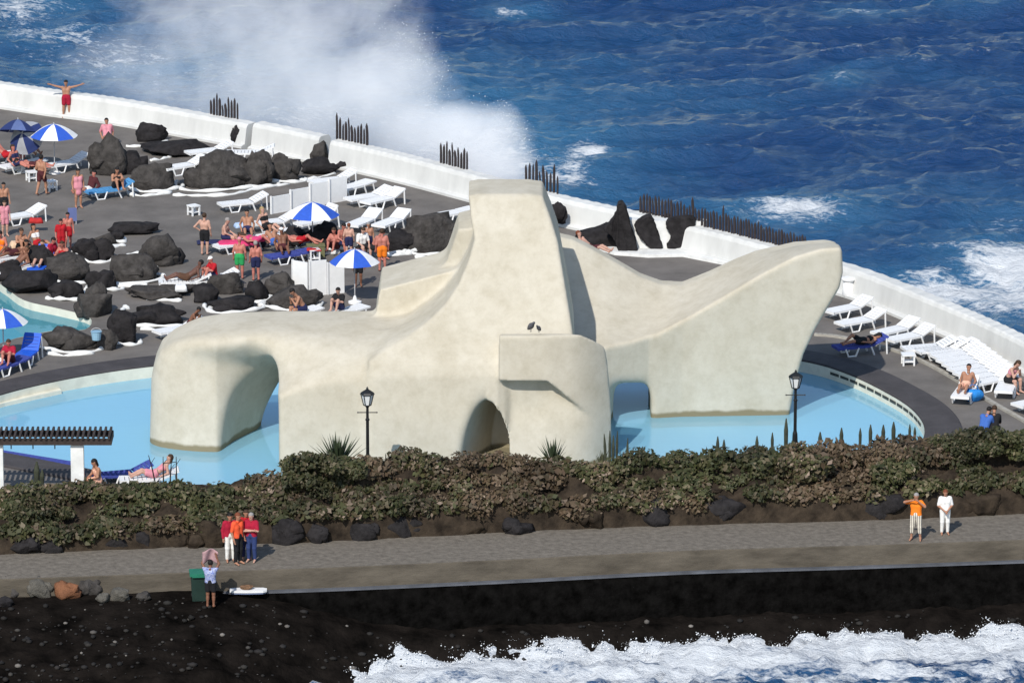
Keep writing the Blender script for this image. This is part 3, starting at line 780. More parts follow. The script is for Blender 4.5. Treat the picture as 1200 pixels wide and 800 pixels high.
# ================================================================== SEA SPRAY (a real cloud of droplets outside the wall)
def spray(name, lo, hi, blobs, label, dens, nscale, seed):
    m = bpy.data.materials.new(name + '_mist'); m.use_nodes = True
    N = m.node_tree.nodes; L = m.node_tree.links
    N.remove(N['Principled BSDF']); out = N['Material Output']
    pv = N.new('ShaderNodeVolumePrincipled'); pv.inputs['Color'].default_value = (0.97, 0.98, 1, 1); pv.inputs['Anisotropy'].default_value = -0.35
    g = N.new('ShaderNodeNewGeometry')
    nz = N.new('ShaderNodeTexNoise'); nz.inputs['Scale'].default_value = nscale; nz.inputs['Detail'].default_value = 9; nz.inputs['Roughness'].default_value = 0.70
    nz.inputs['Distortion'].default_value = 0.6
    ofs = N.new('ShaderNodeVectorMath'); ofs.operation = 'ADD'; ofs.inputs[1].default_value = (seed * 3.3, seed * 1.1, seed * 7.7)
    L.new(g.outputs['Position'], ofs.inputs[0]); L.new(ofs.outputs[0], nz.inputs['Vector'])
    last = None
    for (px, py, Y, r, a, sx_, sz_) in blobs:
        X_, Z_ = aty(px, py, Y)
        sub = N.new('ShaderNodeVectorMath'); sub.operation = 'SUBTRACT'; sub.inputs[1].default_value = (X_, Y, Z_); L.new(g.outputs['Position'], sub.inputs[0])
        sc = N.new('ShaderNodeVectorMath'); sc.operation = 'MULTIPLY'; sc.inputs[1].default_value = (1 / (r * sx_), 1 / r, 1 / (r * sz_)); L.new(sub.outputs[0], sc.inputs[0])
        ln = N.new('ShaderNodeVectorMath'); ln.operation = 'LENGTH'; L.new(sc.outputs[0], ln.inputs[0])
        mr = N.new('ShaderNodeMapRange'); mr.inputs[1].default_value = 0.0; mr.inputs[2].default_value = 1.0; mr.inputs[3].default_value = a; mr.inputs[4].default_value = 0
        L.new(ln.outputs['Value'], mr.inputs[0])
        if last is None: last = mr.outputs[0]
        else:
            ad = N.new('ShaderNodeMath'); ad.operation = 'MAXIMUM'; L.new(last, ad.inputs[0]); L.new(mr.outputs[0], ad.inputs[1]); last = ad.outputs[0]
    # erode the field by the noise: field + 1.6*noise - 1.15
    n1 = N.new('ShaderNodeMath'); n1.operation = 'MULTIPLY_ADD'; n1.inputs[1].default_value = 2.2; n1.inputs[2].default_value = -1.12; L.new(nz.outputs['Fac'], n1.inputs[0])
    s1 = N.new('ShaderNodeMath'); s1.operation = 'ADD'; L.new(n1.outputs[0], s1.inputs[0]); L.new(last, s1.inputs[1])
    gate = N.new('ShaderNodeMath'); gate.operation = 'MINIMUM'; L.new(s1.outputs[0], gate.inputs[0])
    g2 = N.new('ShaderNodeMath'); g2.operation = 'MULTIPLY'; g2.inputs[1].default_value = 3.0; L.new(last, g2.inputs[0]); L.new(g2.outputs[0], gate.inputs[1])
    cl = N.new('ShaderNodeMath'); cl.operation = 'MAXIMUM'; cl.inputs[1].default_value = 0.0; L.new(gate.outputs[0], cl.inputs[0])
    md = N.new('ShaderNodeMath'); md.operation = 'MULTIPLY'; md.inputs[1].default_value = dens; L.new(cl.outputs[0], md.inputs[0])
    L.new(md.outputs[0], pv.inputs['Density']); L.new(pv.outputs[0], out.inputs['Volume'])
    mb = MB(); wl = [p for p in wall_line if lo[0] <= p.x <= hi[0]]
    fr_ = []
    for i, p in enumerate(wl):
        t = wl[min(len(wl) - 1, i + 1)] - wl[max(0, i - 1)]; t.normalize(); fr_.append((p.x - t.y * 1.9, p.y + t.x * 1.9))
    mb.prism(fr_ + [(hi[0], hi[1]), (lo[0], hi[1] + 6)], lo[2], hi[2])
    o = mb.build(name, m); tag(o, label, 'sea spray', kind='stuff')
    return o
spray('sea_spray', (-22, 239.5, -3.2), (1.2, 262, 11.5), [
    (395, 125, 252, 7.0, 0.92, 0.85, 0.7), (330, 60, 253, 6.5, 0.74, 0.9, 0.75), (455, 105, 248, 3.6, 1.05, 0.8, 0.85), (475, 80, 248, 2.4, 0.85, 0.7, 1.0),
    (240, 30, 255, 5.5, 0.62, 1.0, 0.7), (290, 130, 254, 6.5, 0.68, 1.0, 0.6), (180, 100, 256, 5.0, 0.48, 1.2, 0.5), (290, -10, 254, 5.5, 0.65, 0.9, 0.8), (420, 20, 252, 4.0, 0.60, 0.9, 0.8),
    (545, 172, 242.5, 2.8, 3.8, 0.9, 0.75), (588, 160, 241.5, 1.6, 3.6, 0.75, 1.0), (500, 165, 244.5, 3.0, 2.2, 1.0, 0.6), (575, 200, 241.0, 2.8, 3.8, 0.8, 0.75), (605, 165, 241, 1.2, 1.1, .8, 1.0)],
    'tall cloud of white spray thrown up by a wave hitting the sea wall', 0.24, 0.42, 1)
# ================================================================== PLANTED ROCK BANK between promenade and pool
top_px = [(-90, 566), (0, 562), (200, 560), (300, 556), (420, 548), (560, 549), (700, 546), (780, 538), (850, 526), (920, 520), (1000, 513), (1100, 505), (1200, 500), (1290, 497)]
bank_x = np.linspace(-45, 45, 420); bank_t = np.linspace(0, 1, 46)
BX, BT = np.meshgrid(bank_x, bank_t, indexing='ij')
BF = line_y(foot_line, BX) - 0.05
DEPTH = 4.2 + 1.6 * sstep(8, 18, BX)
def bank_top(x):           # plant-free height of the crest
    return 1.22 + 0.55 * sstep(-8.6, -6.4, x) - 0.35 * sstep(-1, 2, x) + 0.15 * sstep(4, 9, x)
prof_t = [0, 0.05, 0.14, 0.30, 0.42, 0.52, 0.75, 0.95, 1.0]; prof_z = [-0.05, 0.42, 0.62, 0.72, 1.05, 1.0, 0.95, 0.75, 0.55]
zrel = np.interp(BT, prof_t, prof_z)
BZ = zrel * bank_top(BX) + (fbm(BX * 1.3, (BF + BT * DEPTH) * 1.3, 4) - 0.5) * 0.75 * np.clip(BT * 12, 0, 1) * np.clip((1 - BT) * 8, 0, 1) + (ridged(BX * 3.1, BF * 2 + BT * 13, 3) - 0.55) * 0.22 * np.clip(BT * 12, 0, 1) * np.clip((1 - BT) * 8, 0, 1)
BY = BF + BT * DEPTH + (fbm(BX * 1.7 + 5, BT * 9, 3) - 0.5) * 0.8 * np.clip(BT * 8, 0.25, 1) * np.clip((1 - BT) * 8, 0, 1)
M_soil = mat('dark_volcanic_soil', (0.056, 0.042, 0.030), 0.95, spec=0.05, scale=2.2, color2=(0.018, 0.014, 0.011), bump=1.0, bscale=7)
o = link('bank', mesh_np('bank', np.stack([BX, BY, BZ], -1).reshape(-1, 3), grid_faces(len(bank_x), len(bank_t)), M_soil, True)); o['kind'] = 'structure'
def bank_at(x, t):
    i = int(np.clip(round((x + 45) / 90 * 419), 0, 419)); j = int(np.clip(round(t * 45), 0, 45))
    return Vector((x, BY[i, j], BZ[i, j]))

def leaf_mesh(name, C, S, NRM, m, jitter=0.6, aspect=0.6, midx=None):
    """diamond leaves: centres C, sizes S, preferred normals NRM"""
    n = len(C)
    nr = NRM + rng.normal(0, jitter, (n, 3)); nr /= np.linalg.norm(nr, axis=1)[:, None] + 1e-9
    u = rng.normal(0, 1, (n, 3)); u -= nr * (u * nr).sum(1)[:, None]; u /= np.linalg.norm(u, axis=1)[:, None] + 1e-9
    w_ = np.cross(nr, u)
    S = S[:, None]
    cup = nr * S * 0.18
    v = np.stack([C - u * S + cup, C - w_ * S * aspect, C + u * S + cup, C + w_ * S * aspect], 1).reshape(-1, 3)
    f = np.arange(n * 4, dtype=np.int32).reshape(n, 4)
    return mesh_np(name, v, f, m, False, midx)
def leaf_mat(name, cols, rough=0.6):
    m = bpy.data.materials.new(name); m.use_nodes = True; N = m.node_tree.nodes; L = m.node_tree.links; b = N['Principled BSDF']
    g = N.new('ShaderNodeNewGeometry'); rp = N.new('ShaderNodeValToRGB'); rp.color_ramp.interpolation = 'LINEAR'
    e = rp.color_ramp.elements
    e[0].position = 0; e[0].color = (*cols[0], 1); e[1].position = 1; e[1].color = (*cols[-1], 1)
    for i, c in enumerate(cols[1:-1]):
        q = e.new((i + 1) / (len(cols) - 1)); q.color = (*c, 1)
    L.new(g.outputs['Random Per Island'], rp.inputs[0])
    nz = N.new('ShaderNodeTexNoise'); nz.inputs['Scale'].default_value = 0.55; nz.inputs['Detail'].default_value = 3; L.new(g.outputs['Position'], nz.inputs['Vector'])
    hs = N.new('ShaderNodeHueSaturation'); mr = N.new('ShaderNodeMapRange'); mr.inputs[1].default_value = 0.3; mr.inputs[2].default_value = 0.7; mr.inputs[3].default_value = 0.45; mr.inputs[4].default_value = 1.3
    L.new(nz.outputs['Fac'], mr.inputs[0]); L.new(mr.outputs[0], hs.inputs['Value']); L.new(rp.outputs[0], hs.inputs['Color'])
    L.new(hs.outputs[0], b.inputs['Base Color']); b.inputs['Roughness'].default_value = rough; b.inputs['Specular IOR Level'].default_value = 0.25
    return m
M_leaf = leaf_mat('succulent_leaves', [(0.035, 0.038, 0.016), (0.07, 0.065, 0.026), (0.075, 0.05, 0.03), (0.045, 0.05, 0.018), (0.12, 0.085, 0.06), (0.06, 0.055, 0.022), (0.055, 0.062, 0.022), (0.10, 0.075, 0.045), (0.28, 0.21, 0.16)])
M_leafg = leaf_mat('green_leaves', [(0.026, 0.032, 0.011), (0.045, 0.052, 0.018), (0.055, 0.055, 0.022), (0.03, 0.036, 0.012), (0.075, 0.068, 0.03), (0.16, 0.13, 0.085)])

# ground cover: clumps of leaf rosettes on the bank.  bands of (t, z lift, density)
C = []; S = []; NR = []; MI = []
def clump(c, rad, n, size, flat=0.75, mi=None):
    if mi is None:
        u_ = fbm(np.array([c[0] * 0.28 + 50]), np.array([c[2] * 0.5]), 2)[0] + rng.normal(0, 0.12)
        mi = 1 if u_ > 0.55 or (c[0] > 12 and u_ > 0.42) else (2 if u_ < 0.34 else 0)
    size = size * rng.uniform(0.65, 1.3)
    MI.append(np.full(n, mi))
    d = rng.normal(0, 1, (n, 3)); d /= np.linalg.norm(d, axis=1)[:, None]
    r = rad * rng.random(n) ** 0.45
    p = d * r[:, None] * np.array([1.25, 1.0, flat])
    C.append(np.array(c) + p); S.append(size * rng.uniform(0.5, 1.5, n)); NR.append(d * 0.8 + np.array([-0.15, -0.5, 0.6]))
xl_, xr_ = at(-40, 640, 0).x, at(1245, 600, 0).x
x = xl_
crest_fn = lambda xx: 0.0
for k in range(150):       # crest
    xx = xl_ + (xr_ - xl_) * (k + rng.random()) / 150
    p = bank_at(xx, 0.34 + 0.22 * rng.random()); r = rng.uniform(0.22, 0.62)
    hi = 0.15 + 0.18 * (fbm(np.array([xx * 0.45]), np.array([3.0]), 2)[0] - 0.3)
    clump((p.x, p.y, p.z + hi), r, int(190 * (r / 0.4) ** 2), 0.088)
for k in range(150):       # face below the crest
    xx = xl_ + (xr_ - xl_) * (k + rng.random()) / 150
    if fbm(np.array([xx * 0.5 + 20]), np.array([1.0]), 2)[0] < 0.42: continue
    p = bank_at(xx, 0.27 + 0.08 * rng.random()); r = rng.uniform(0.16, 0.42)
    clump((p.x, p.y - 0.1, p.z + 0.08), r, int(170 * (r / 0.4) ** 2), 0.085)
for k in range(210):       # low shelf above the boulders
    xx = xl_ + (xr_ - xl_) * (k + rng.random()) / 210
    if fbm(np.array([xx * 0.35 + 7]), np.array([9.0]), 2)[0] < (0.26 if xx < 2 else 0.36): continue
    p = bank_at(xx, 0.07 + 0.10 * rng.random()); r = rng.uniform(0.16, 0.48)
    clump((p.x, p.y - 0.10, p.z + 0.02), r, int(170 * (r / 0.4) ** 2), 0.085)
for k in range(60):        # back slope to the pool
    xx = xl_ + (xr_ - xl_) * rng.random()
    p = bank_at(xx, 0.6 + 0.3 * rng.random()); clump((p.x, p.y, p.z + 0.05), rng.uniform(0.25, 0.4), 130, 0.08)
M_leafd = leaf_mat('dry_leaves', [(0.06, 0.042, 0.022), (0.10, 0.068, 0.04), (0.05, 0.042, 0.02), (0.15, 0.105, 0.07), (0.075, 0.048, 0.028)])
o = link('ground_cover', leaf_mesh('ground_cover', np.concatenate(C), np.concatenate(S), np.concatenate(NR), [M_leaf, M_leafg, M_leafd], midx=np.concatenate(MI)))
tag(o, 'brownish succulent ground cover with pale leaf tips spilling over the rock bank', 'ground cover', kind='stuff')

# distinct shrubs
def shrub(px, py, base_t, wpx, hpx, m, name, label, n=2600, leaf=0.07, group=None, dens=1.0):
    Xc = at(px, py, 0.8).x
    b0 = bank_at(Xc, base_t)
    s = scale_at(b0); rx_ = wpx / 2 / s; rz_ = hpx / s * 0.5
    root = empty(name, b0, 0, label, 'shrub', group)
    global C, S, NR
    C, S, NR = [], [], []
    for k in range(int(16 * dens)):
        a = rng.uniform(0, 6.28); rr = rng.random() ** 0.5
        cc = (rx_ * 0.75 * rr * math.cos(a), 0.55 * rr * math.sin(a) - 0.15, rz_ * rng.uniform(0.35, 1.65))
        edge = 1 - 0.35 * abs(cc[0]) / rx_
        clump((cc[0], cc[1], cc[2] * edge), rng.uniform(0.22, 0.42), int(n / 16), leaf, 0.85)
    link('crown', leaf_mesh('crown', np.concatenate(C), np.concatenate(S), np.concatenate(NR), m), root)
    mb = MB()
    for k in range(7):
        a = k * 0.9; mb.tube([(0.05 * math.cos(a), 0.05 * math.sin(a), -0.1), (rx_ * 0.3 * math.cos(a), 0.2 * math.sin(a), rz_ * 0.6), (rx_ * 0.6 * math.cos(a), 0.35 * math.sin(a), rz_ * 1.2)], [0.035, 0.025, 0.01], 5)
    mb.build('stem', mat('woody_stem', (0.07, 0.05, 0.035), 0.9, var=0.3, scale=9), root)
shrub(378, 585, 0.30, 120, 62, M_leafg, 'green_shrub', 'dense dark green shrub on the bank below the spiky agave', 5200, group='shrubs on the bank', dens=1.5)
shrub(1150, 545, 0.40, 150, 40, M_leafg, 'green_shrub', 'long low green shrub on the bank above the person in white', 5200, group='shrubs on the bank', dens=1.4)
shrub(1050, 585, 0.22, 60, 26, M_leafg, 'green_shrub', 'small mossy green bush low on the bank behind the orange shirt', 1800, group='shrubs on the bank', dens=0.7)
shrub(45, 598, 0.24, 110, 30, M_leafg, 'green_shrub', 'olive green shrub on the bank over two dark boulders near the pergola', 3000, group='shrubs on the bank')
shrub(940, 575, 0.28, 70, 46, M_leaf, 'brown_shrub', 'pink tipped brown shrub tumbling down the bank below the second lamp post', 2600, 0.085, 'shrubs on the bank')

def blade_plant(px, py, z, n, ln, name, label, cat, color, spread=1.0, wid=0.045, upright=0.4, group=None):
    p = at(px, py, z)
    root = empty(name, p, 0, label, cat, group)
    mb = MB()
    for k in range(n):
        a = 2.399 * k + rng.uniform(-0.2, 0.2); el = upright + (1.45 - upright) * (1 - (k / n)) ** 0.8 if n > 1 else 1.5
        l = ln * rng.uniform(0.75, 1.1)
        d = Vector((math.cos(a) * math.cos(el) * spread, math.sin(a) * math.cos(el) * spread, math.sin(el)))
        side = Vector((-math.sin(a), math.cos(a), 0)) * wid
        b0 = d * 0.05; m_ = d * l * 0.55 + Vector((0, 0, 0.03)); t_ = d * l
        up = side.cross(d).normalized() * wid * 0.35
        vs_ = [b0 - side * .7, b0 + side * .7, m_ - side, m_ + side, t_, m_ - up, b0 - up]
        mb.add(vs_, [(0, 1, 3, 2), (2, 3, 4), (6, 0, 2, 5), (1, 6, 5, 3), (5, 2, 4), (3, 5, 4)])
    mb.build('leaf_rosette', mat(name + '_leaf', color, 0.55, var=0.25, scale=4), root)
    return root
blade_plant(396, 550, 1.75, 54, 1.35, 'agave', 'large spiky dark green agave beside the lamp post in front of the sculpture', 'agave', (0.035, 0.05, 0.025), 0.95, 0.05, 0.25, 'agaves on the bank')
blade_plant(648, 548, 1.55, 30, 1.15, 'agave', 'smaller pale agave in front of the sculpture turret', 'agave', (0.10, 0.11, 0.065), 0.8, 0.04, 0.4, 'agaves on the bank')
blade_plant(706, 548, 1.3, 15, 0.70, 'aloe', 'low aloe tuft at the foot of the finger cactus near the arch', 'aloe', (0.08, 0.085, 0.05), 0.7, 0.035, 0.6)
blade_plant(480, 552, 1.25, 18, 0.55, 'aloe', 'twiggy low tuft on the bank between lamp post and sculpture niche', 'aloe', (0.12, 0.09, 0.07), 0.8, 0.025, 0.5)
def cactus(px, py, z, cols, label, group='columnar cacti on the bank', m=None):
    p = at(px, py, z)
    root = empty('columnar_cactus', p, 0, label, 'cactus', group)
    m = m or mat('cactus_skin', (0.045, 0.05, 0.032), 0.7, var=0.3, scale=6)
    for dx, dy, hh, r, bend in cols:
        mb = MB(); pts = []; rs = []
        for i in range(7):
            t = i / 6; pts.append((dx + bend * t * t, dy, -0.25 + (hh + 0.25) * t)); rs.append(r * (0.9 + 0.2 * t if t < 0.7 else 1.04 * (1 - (t - 0.7) / 0.3 * 0.75)))
        mb.tube(pts, rs, 9); mb.build('stem', m, root, smooth=False)
cactus(718, 544, 1.5, [(-0.25, 0, 1.1, .05, -.05), (-0.1, .05, 1.2, .05, 0), (0.02, 0, 1.05, .05, 0), (0.14, .05, 1.2, .045, .02), (0.5, 0, .95, .045, .02), (0.75, .02, .65, .045, .3)], 'finger cactus of thin upright stems by the arch with the blue water')
lab = ['single squat cactus spike poking from the bank under the sculpture fin', 'pair of cactus spikes under the fin, nearest to the arch', 'slender cactus spike just beside the second lamp post', 'thin cactus spike standing beside the tallest one near the second lamp post',
       'tallest cactus spike close to the second lamp post', 'short cactus spike just beyond the second lamp post', 'cactus spike third along the bank beyond the second lamp post', 'narrow cactus spike halfway between second lamp post and pool end',
       'cactus spike in the row before the pool end, taller than its neighbour', 'cactus spike in the row before the pool end with blunt tip', 'cactus spike nearly at the pool end with a broad base', 'last tall cactus spike before the pool end', 'small last cactus stub at the pool end']
for i, (px, py, hh, r) in enumerate([(765, 541, .62, .07), (841, 528, .80, .06), (887, 524, .65, .06), (905, 523, .78, .055), (921, 522, 1.15, .075), (961, 518, .60, .07), (986, 516, .72, .07), (1008, 514, .62, .055),
                                     (1020, 513, .75, .065), (1035, 512, .70, .07), (1047, 511, .80, .075), (1066, 509, .60, .05), (1072, 508, .42, .05)]):
    hh *= 0.92 if i == 4 else 0.74
    cols_ = [(0, 0, hh, r, 0.0)] + ([(0.22, 0.0, hh * 0.8, r, 0)] if i == 1 else [])
    cactus(px, py + 2, 1.3 if i < 6 else 1.35, cols_, lab[i])
# bare stems
def bare(px, py, z, label):
    root = empty('bare_sapling', at(px, py, z), 0, label, 'sapling'); mb = MB()
    for dx, bx_, hh in ((-0.35, -0.25, 1.0), (-0.1, 0.0, 0.95), (0.12, 0.06, 0.75), (0.35, 0.0, 0.95)):
        mb.tube([(dx, 0, -0.2), (dx + bx_ * .5, 0, hh * .5), (dx + bx_, 0, hh)], [0.028, 0.022, 0.012], 6)
        mb.tube([(dx + bx_ * .7, 0, hh * .7), (dx + bx_ * .7 + 0.14, .03, hh * .92)], [0.014, 0.007], 5)
    mb.tube([(-0.1, 0.0, 0.72), (0.35, 0.0, 0.76)], 0.015, 5)
    mb.build('stem', mat('dark_twig', (0.03, 0.026, 0.024), 0.9), root)
bare(195, 566, 1.3, 'bare dark stems poking up before the sculpture leg')
cactus(43, 565, 1.3, [(0, 0, .75, .10, 0.02), (0.17, 0.03, .45, .08, 0.03)], 'fuzzy grey green cactus below the pergola roof')
# ================================================================== ROCKS
def ico(sub):
    import bmesh
    bm = bmesh.new(); bmesh.ops.create_icosphere(bm, subdivisions=sub, radius=1.0)
    v = np.array([p.co[:] for p in bm.verts], dtype=np.float32); f = np.array([[q.index for q in p.verts] for p in bm.faces], dtype=np.int32); bm.free()
    return v, f
ICO3 = ico(3); ICO4 = ico(4)
def rock_verts(rx, ry, rz, seed, rough=0.28, facets=7, sub=ICO4):
    r_ = np.random.default_rng(seed)
    v = sub[0].copy()
    k = np.ones(len(v))
    for i in range(facets):                       # shear planes
        d = r_.normal(0, 1, 3); d /= np.linalg.norm(d); lim = r_.uniform(0.62, 0.92)
        dp = v @ d; over = dp > lim
        k = np.where(over, np.minimum(k, lim / np.maximum(dp, 1e-3)), k)
    v = v * k[:, None]
    n = noise3(v, 1.6, seed) - 0.5; n2 = noise3(v, 4.5, seed + 5) - 0.5; n3 = noise3(v, 9.0, seed + 9) - 0.5
    v = v * (1 + rough * 1.1 * n + rough * 0.6 * n2 + rough * 0.3 * n3)[:, None]
    return v * np.array([rx, ry, rz])
def jag_verts(rx, ry, rz, seed):
    """one craggy boulder: a few fused angular lumps of one mesh"""
    import bmesh
    r_ = np.random.default_rng(seed); V_ = []; F_ = []; off = 0
    lumps = [(0, 0, 0, 1.0)] + [(r_.uniform(-.55, .55), r_.uniform(-.4, .2), r_.uniform(-.3, .35), r_.uniform(.45, .7)) for _ in range(3)]
    for lx_, ly_, lz_, sc in lumps:
        bm = bmesh.new()
        for _ in range(20):
            d = r_.normal(0, 1, 3); d /= np.linalg.norm(d); d *= r_.uniform(.86, 1.06)
            bm.verts.new(d)
        res = bmesh.ops.convex_hull(bm, input=bm.verts)
        bmesh.ops.delete(bm, geom=[g for g in res['geom_interior'] if isinstance(g, bmesh.types.BMVert)], context='VERTS')
        bmesh.ops.subdivide_edges(bm, edges=bm.edges, cuts=3, use_grid_fill=True)
        bmesh.ops.triangulate(bm, faces=bm.faces)
        bm.verts.index_update()
        v = np.array([p.co[:] for p in bm.verts]); f = np.array([[q.index for q in p.verts] for p in bm.faces], dtype=np.int32); bm.free()
        n = noise3(v + lx_, 2.6, seed) - .5; n2 = noise3(v, 7.0, seed + 3) - .5
        v = v * (1 + .30 * n + .20 * n2)[:, None] * sc + np.array([lx_, ly_, lz_])
        V_.append(v); F_.append(f + off); off += len(v)
    v = np.concatenate(V_) * np.array([rx, ry, rz])
    return v, np.concatenate(F_).astype(np.int32)
def put_rock(name, px, pyb, w, h, label, m=None, z=DECK, seed=0, group='dark lava boulders on the terrace', cat='boulder', collar=0, depth=0.7, tilt=0.0, rz=0.0):
    p = at(px, pyb, z); s = scale_at(p)
    if z == DECK:
        kk = 1.08 if pyb < 232 else 1.22
        w *= kk; h *= kk
    rx = w / 2 / s; ry = max(0.25, min(rx * depth, 1.1))
    hz = max(0.25, (h / s - 0.26 * ry * 0.9) / 0.965)
    p = p + Vector((0, ry * 0.85, 0))
    root = None
    v, rf = jag_verts(rx * 1.0, ry * 1.05, hz * 0.74, seed)
    if tilt:
        R_ = np.array(Matrix.Rotation(tilt, 3, 'Y')); v = v @ R_.T
    v = v + np.array([0, 0, hz * 0.34])
    v[:, 2] = np.maximum(v[:, 2], -0.12)
    if collar:
        root = empty(name, p, 0, label, cat, group)
        link('rock', mesh_np('rock', v, rf, m or M_rock, False), root)
        mb = MB(); pts = []
        a0, a1 = (math.pi * 0.93, math.pi * 2.07) if collar == 1 else (0, 2 * math.pi)
        for i in range(21):
            a = a0 + (a1 - a0) * i / 20
            rr = 1.10 + 0.06 * math.sin(3 * a + seed)
            pts.append((rx * rr * math.cos(a), ry * rr * math.sin(a), 0.05 + 0.04 * math.sin(2.3 * a + seed)))
        mb.tube(pts, [0.075 + 0.035 * math.sin(i * 1.3 + seed) for i in range(len(pts))], 8)
        mb.build('plaster_collar', M_white, root, smooth=True)
        return root
    o = link(name, mesh_np(name, v, rf, m or M_rock, False), None, p)
    return tag(o, label, cat, group)
D = M_rockdark
ROCKS = [
 (128, 207, 46, 44, 'large upright dark boulder behind the couple by the blue lounger', 0, None),
 (175, 167, 38, 22, 'black rounded boulder under the sea wall near the sunbather with pink top', 0, D),
 (205, 184, 86, 20, 'long low sloping boulder ridge running below the sea wall', 0, D),
 (152, 205, 46, 26, 'dark boulder wedged beside the big upright one', 0, D),
 (180, 224, 54, 34, 'broad boulder with a white plaster foot beside the blue lounger', 1, None),
 (252, 223, 84, 44, 'widest pale grey boulder in the seaward rock cluster', 1, None),
 (298, 220, 46, 42, 'boulder with a flat cut face, next to the widest one', 1, None),
 (330, 214, 48, 34, 'rounded boulder at the end of the seaward cluster', 1, None),
 (372, 206, 42, 20, 'smooth bluish black boulder below the wall gap rock', 0, D),
 (401, 199, 20, 10, 'small black stone behind a lounger at the sea wall', 0, D),
 (505, 297, 60, 42, 'big round weathered boulder beside the sculpture tower', 1, None),
 (468, 296, 44, 22, 'black boulder behind the orange trunks', 1, D),
 (376, 294, 44, 28, 'black boulder under the striped umbrella', 1, D),
 (345, 290, 30, 20, 'dark boulder shading the sunbather with white cap', 0, D),
 (328, 350, 36, 28, 'steep grey boulder in front of the white screen', 0, None),
 (342, 363, 54, 24, 'broad grey boulder touching the sculpture edge', 1, None),
 (300, 354, 26, 22, 'dark round boulder held in a white plaster ring', 2, D),
 (272, 366, 52, 18, 'low boulder with a white arc of plaster, near the sculpture rim', 1, D),
 (262, 346, 38, 24, 'ridged pale grey boulder behind the low arc of plaster', 0, None),
 (200, 349, 52, 14, 'flat topped grey boulder between the two rows of loungers', 0, None),
 (240, 356, 30, 20, 'bluish black stone behind the child on the lounger', 0, D),
 (80, 331, 54, 30, 'large flat sided boulder beside the bathing pool cluster', 1, None),
 (113, 307, 36, 25, 'dark boulder framed by white seams in the middle cluster', 1, D),
 (155, 332, 52, 29, 'oval boulder with a wide white plaster ring', 2, None),
 (186, 314, 46, 32, 'dark boulder at the top end of the middle cluster', 0, None),
 (121, 341, 32, 20, 'low bluish boulder with white step in front', 1, D),
 (78, 352, 34, 20, 'dark boulder at the water of the bathing pool', 1, D),
 (36, 345, 62, 26, 'long black boulder along the bathing pool edge', 0, D),
 (46, 322, 26, 30, 'tall dark stone behind the bathing pool', 0, D),
 (8, 330, 34, 20, 'black boulder at the corner of the bathing pool', 0, D),
 (178, 352, 66, 15, 'long low pale slab of rock in the middle of the terrace', 0, None),
 (112, 372, 40, 34, 'rough dark boulder at the end of the bathing pool', 0, None),
 (185, 383, 64, 22, 'long grey boulder next to the child on the lounger', 1, D),
 (144, 404, 32, 34, 'upright boulder on a white plaster foot above the pool kerb', 1, D),
 (84, 412, 62, 26, 'broad brown grey boulder with white edging by the blue chair', 1, None),
 (124, 411, 24, 24, 'small rough boulder beneath the blue bucket', 0, None),
 (152, 277, 52, 16, 'dark low boulder behind the white seams of the middle cluster', 0, D),
 (122, 287, 26, 12, 'small mossy stone at the top of the middle cluster', 0, None),
 (96, 301, 22, 18, 'small dark stone in a white plaster loop', 2, D),
 (137, 284, 16, 11, 'bluish oval stone lying in white plaster', 2, D),
 (206, 310, 18, 16, 'narrow dark stone beside the brown sunbather', 0, D),
 (704, 293, 56, 24, 'dark flat boulder behind the sunbather at the sculpture fin', 0, D),
]
for i, (px, py, w_, h_, lb, cl, m_) in enumerate(ROCKS):
    put_rock('boulder', px, py, w_, h_, lb, m_, seed=i + 3, collar=cl)
# rocks set in the sea wall gaps
put_rock('boulder', 278, 168, 24, 22, 'pointed dark rock standing in the first gap of the sea wall', D, z=DECK + 0.15, seed=91, depth=0.8)
put_rock('boulder', 374, 187, 26, 22, 'brown pointed rock standing in the second gap of the sea wall', None, z=DECK + 0.2, seed=92, depth=0.8)
put_rock('boulder', 653, 262, 24, 25, 'round dark stone set against the sea wall beside the sculpture tower', D, z=DECK + 0.3, seed=93, depth=0.7)
# standing stones against white plaster
def slab(pts, Yoff, zbase, label, name='standing_stone'):
    c = at(sum(p[0] for p in pts) / len(pts), max(p[1] for p in pts), DECK)
    Yc = c.y + Yoff
    P = [aty(px, py, Yc) for px, py in pts]
    sm = smooth_poly([Vector((a, 0, b)) for a, b in P], 4, True)
    mb = MB(); n = len(sm); cx_ = sum(p.x for p in sm) / n; cz_ = sum(p.z for p in sm) / n
    rings = [(0.93, -0.16), (1.0, -0.06), (1.0, 0.22), (0.9, 0.32)]
    vs_ = [(cx_ + (p.x - cx_) * k + 0.02 * math.sin(i * 2.2 + j), dy + 0.03 * math.sin(i * 1.3), cz_ + (p.z - cz_) * k) for j, (k, dy) in enumerate(rings) for i, p in enumerate(sm)]
    fs = [tuple(range(n)), tuple(range(3 * n, 4 * n))[::-1]]
    for r_ in range(3):
        for i in range(n): fs.append((r_ * n + i, (r_ + 1) * n + i, (r_ + 1) * n + (i + 1) % n, r_ * n + (i + 1) % n))
    base = Vector((cx_, Yc, DECK))
    mb.add([(a - base.x, b_, c_ - base.z) for a, b_, c_ in vs_], fs)
    o = mb.build(name, M_rockdark, None, smooth=False, loc=base)
    return tag(o, label, 'standing stone', 'black standing stones by the sea wall')
slab([(707, 268), (716, 258), (722, 248), (724, 238), (729, 236), (734, 243), (739, 262), (748, 296), (735, 299), (727, 299), (721, 284), (716, 276)], 0.35, 0, 'tallest black standing stone with a side arm, nearest the sculpture tower')
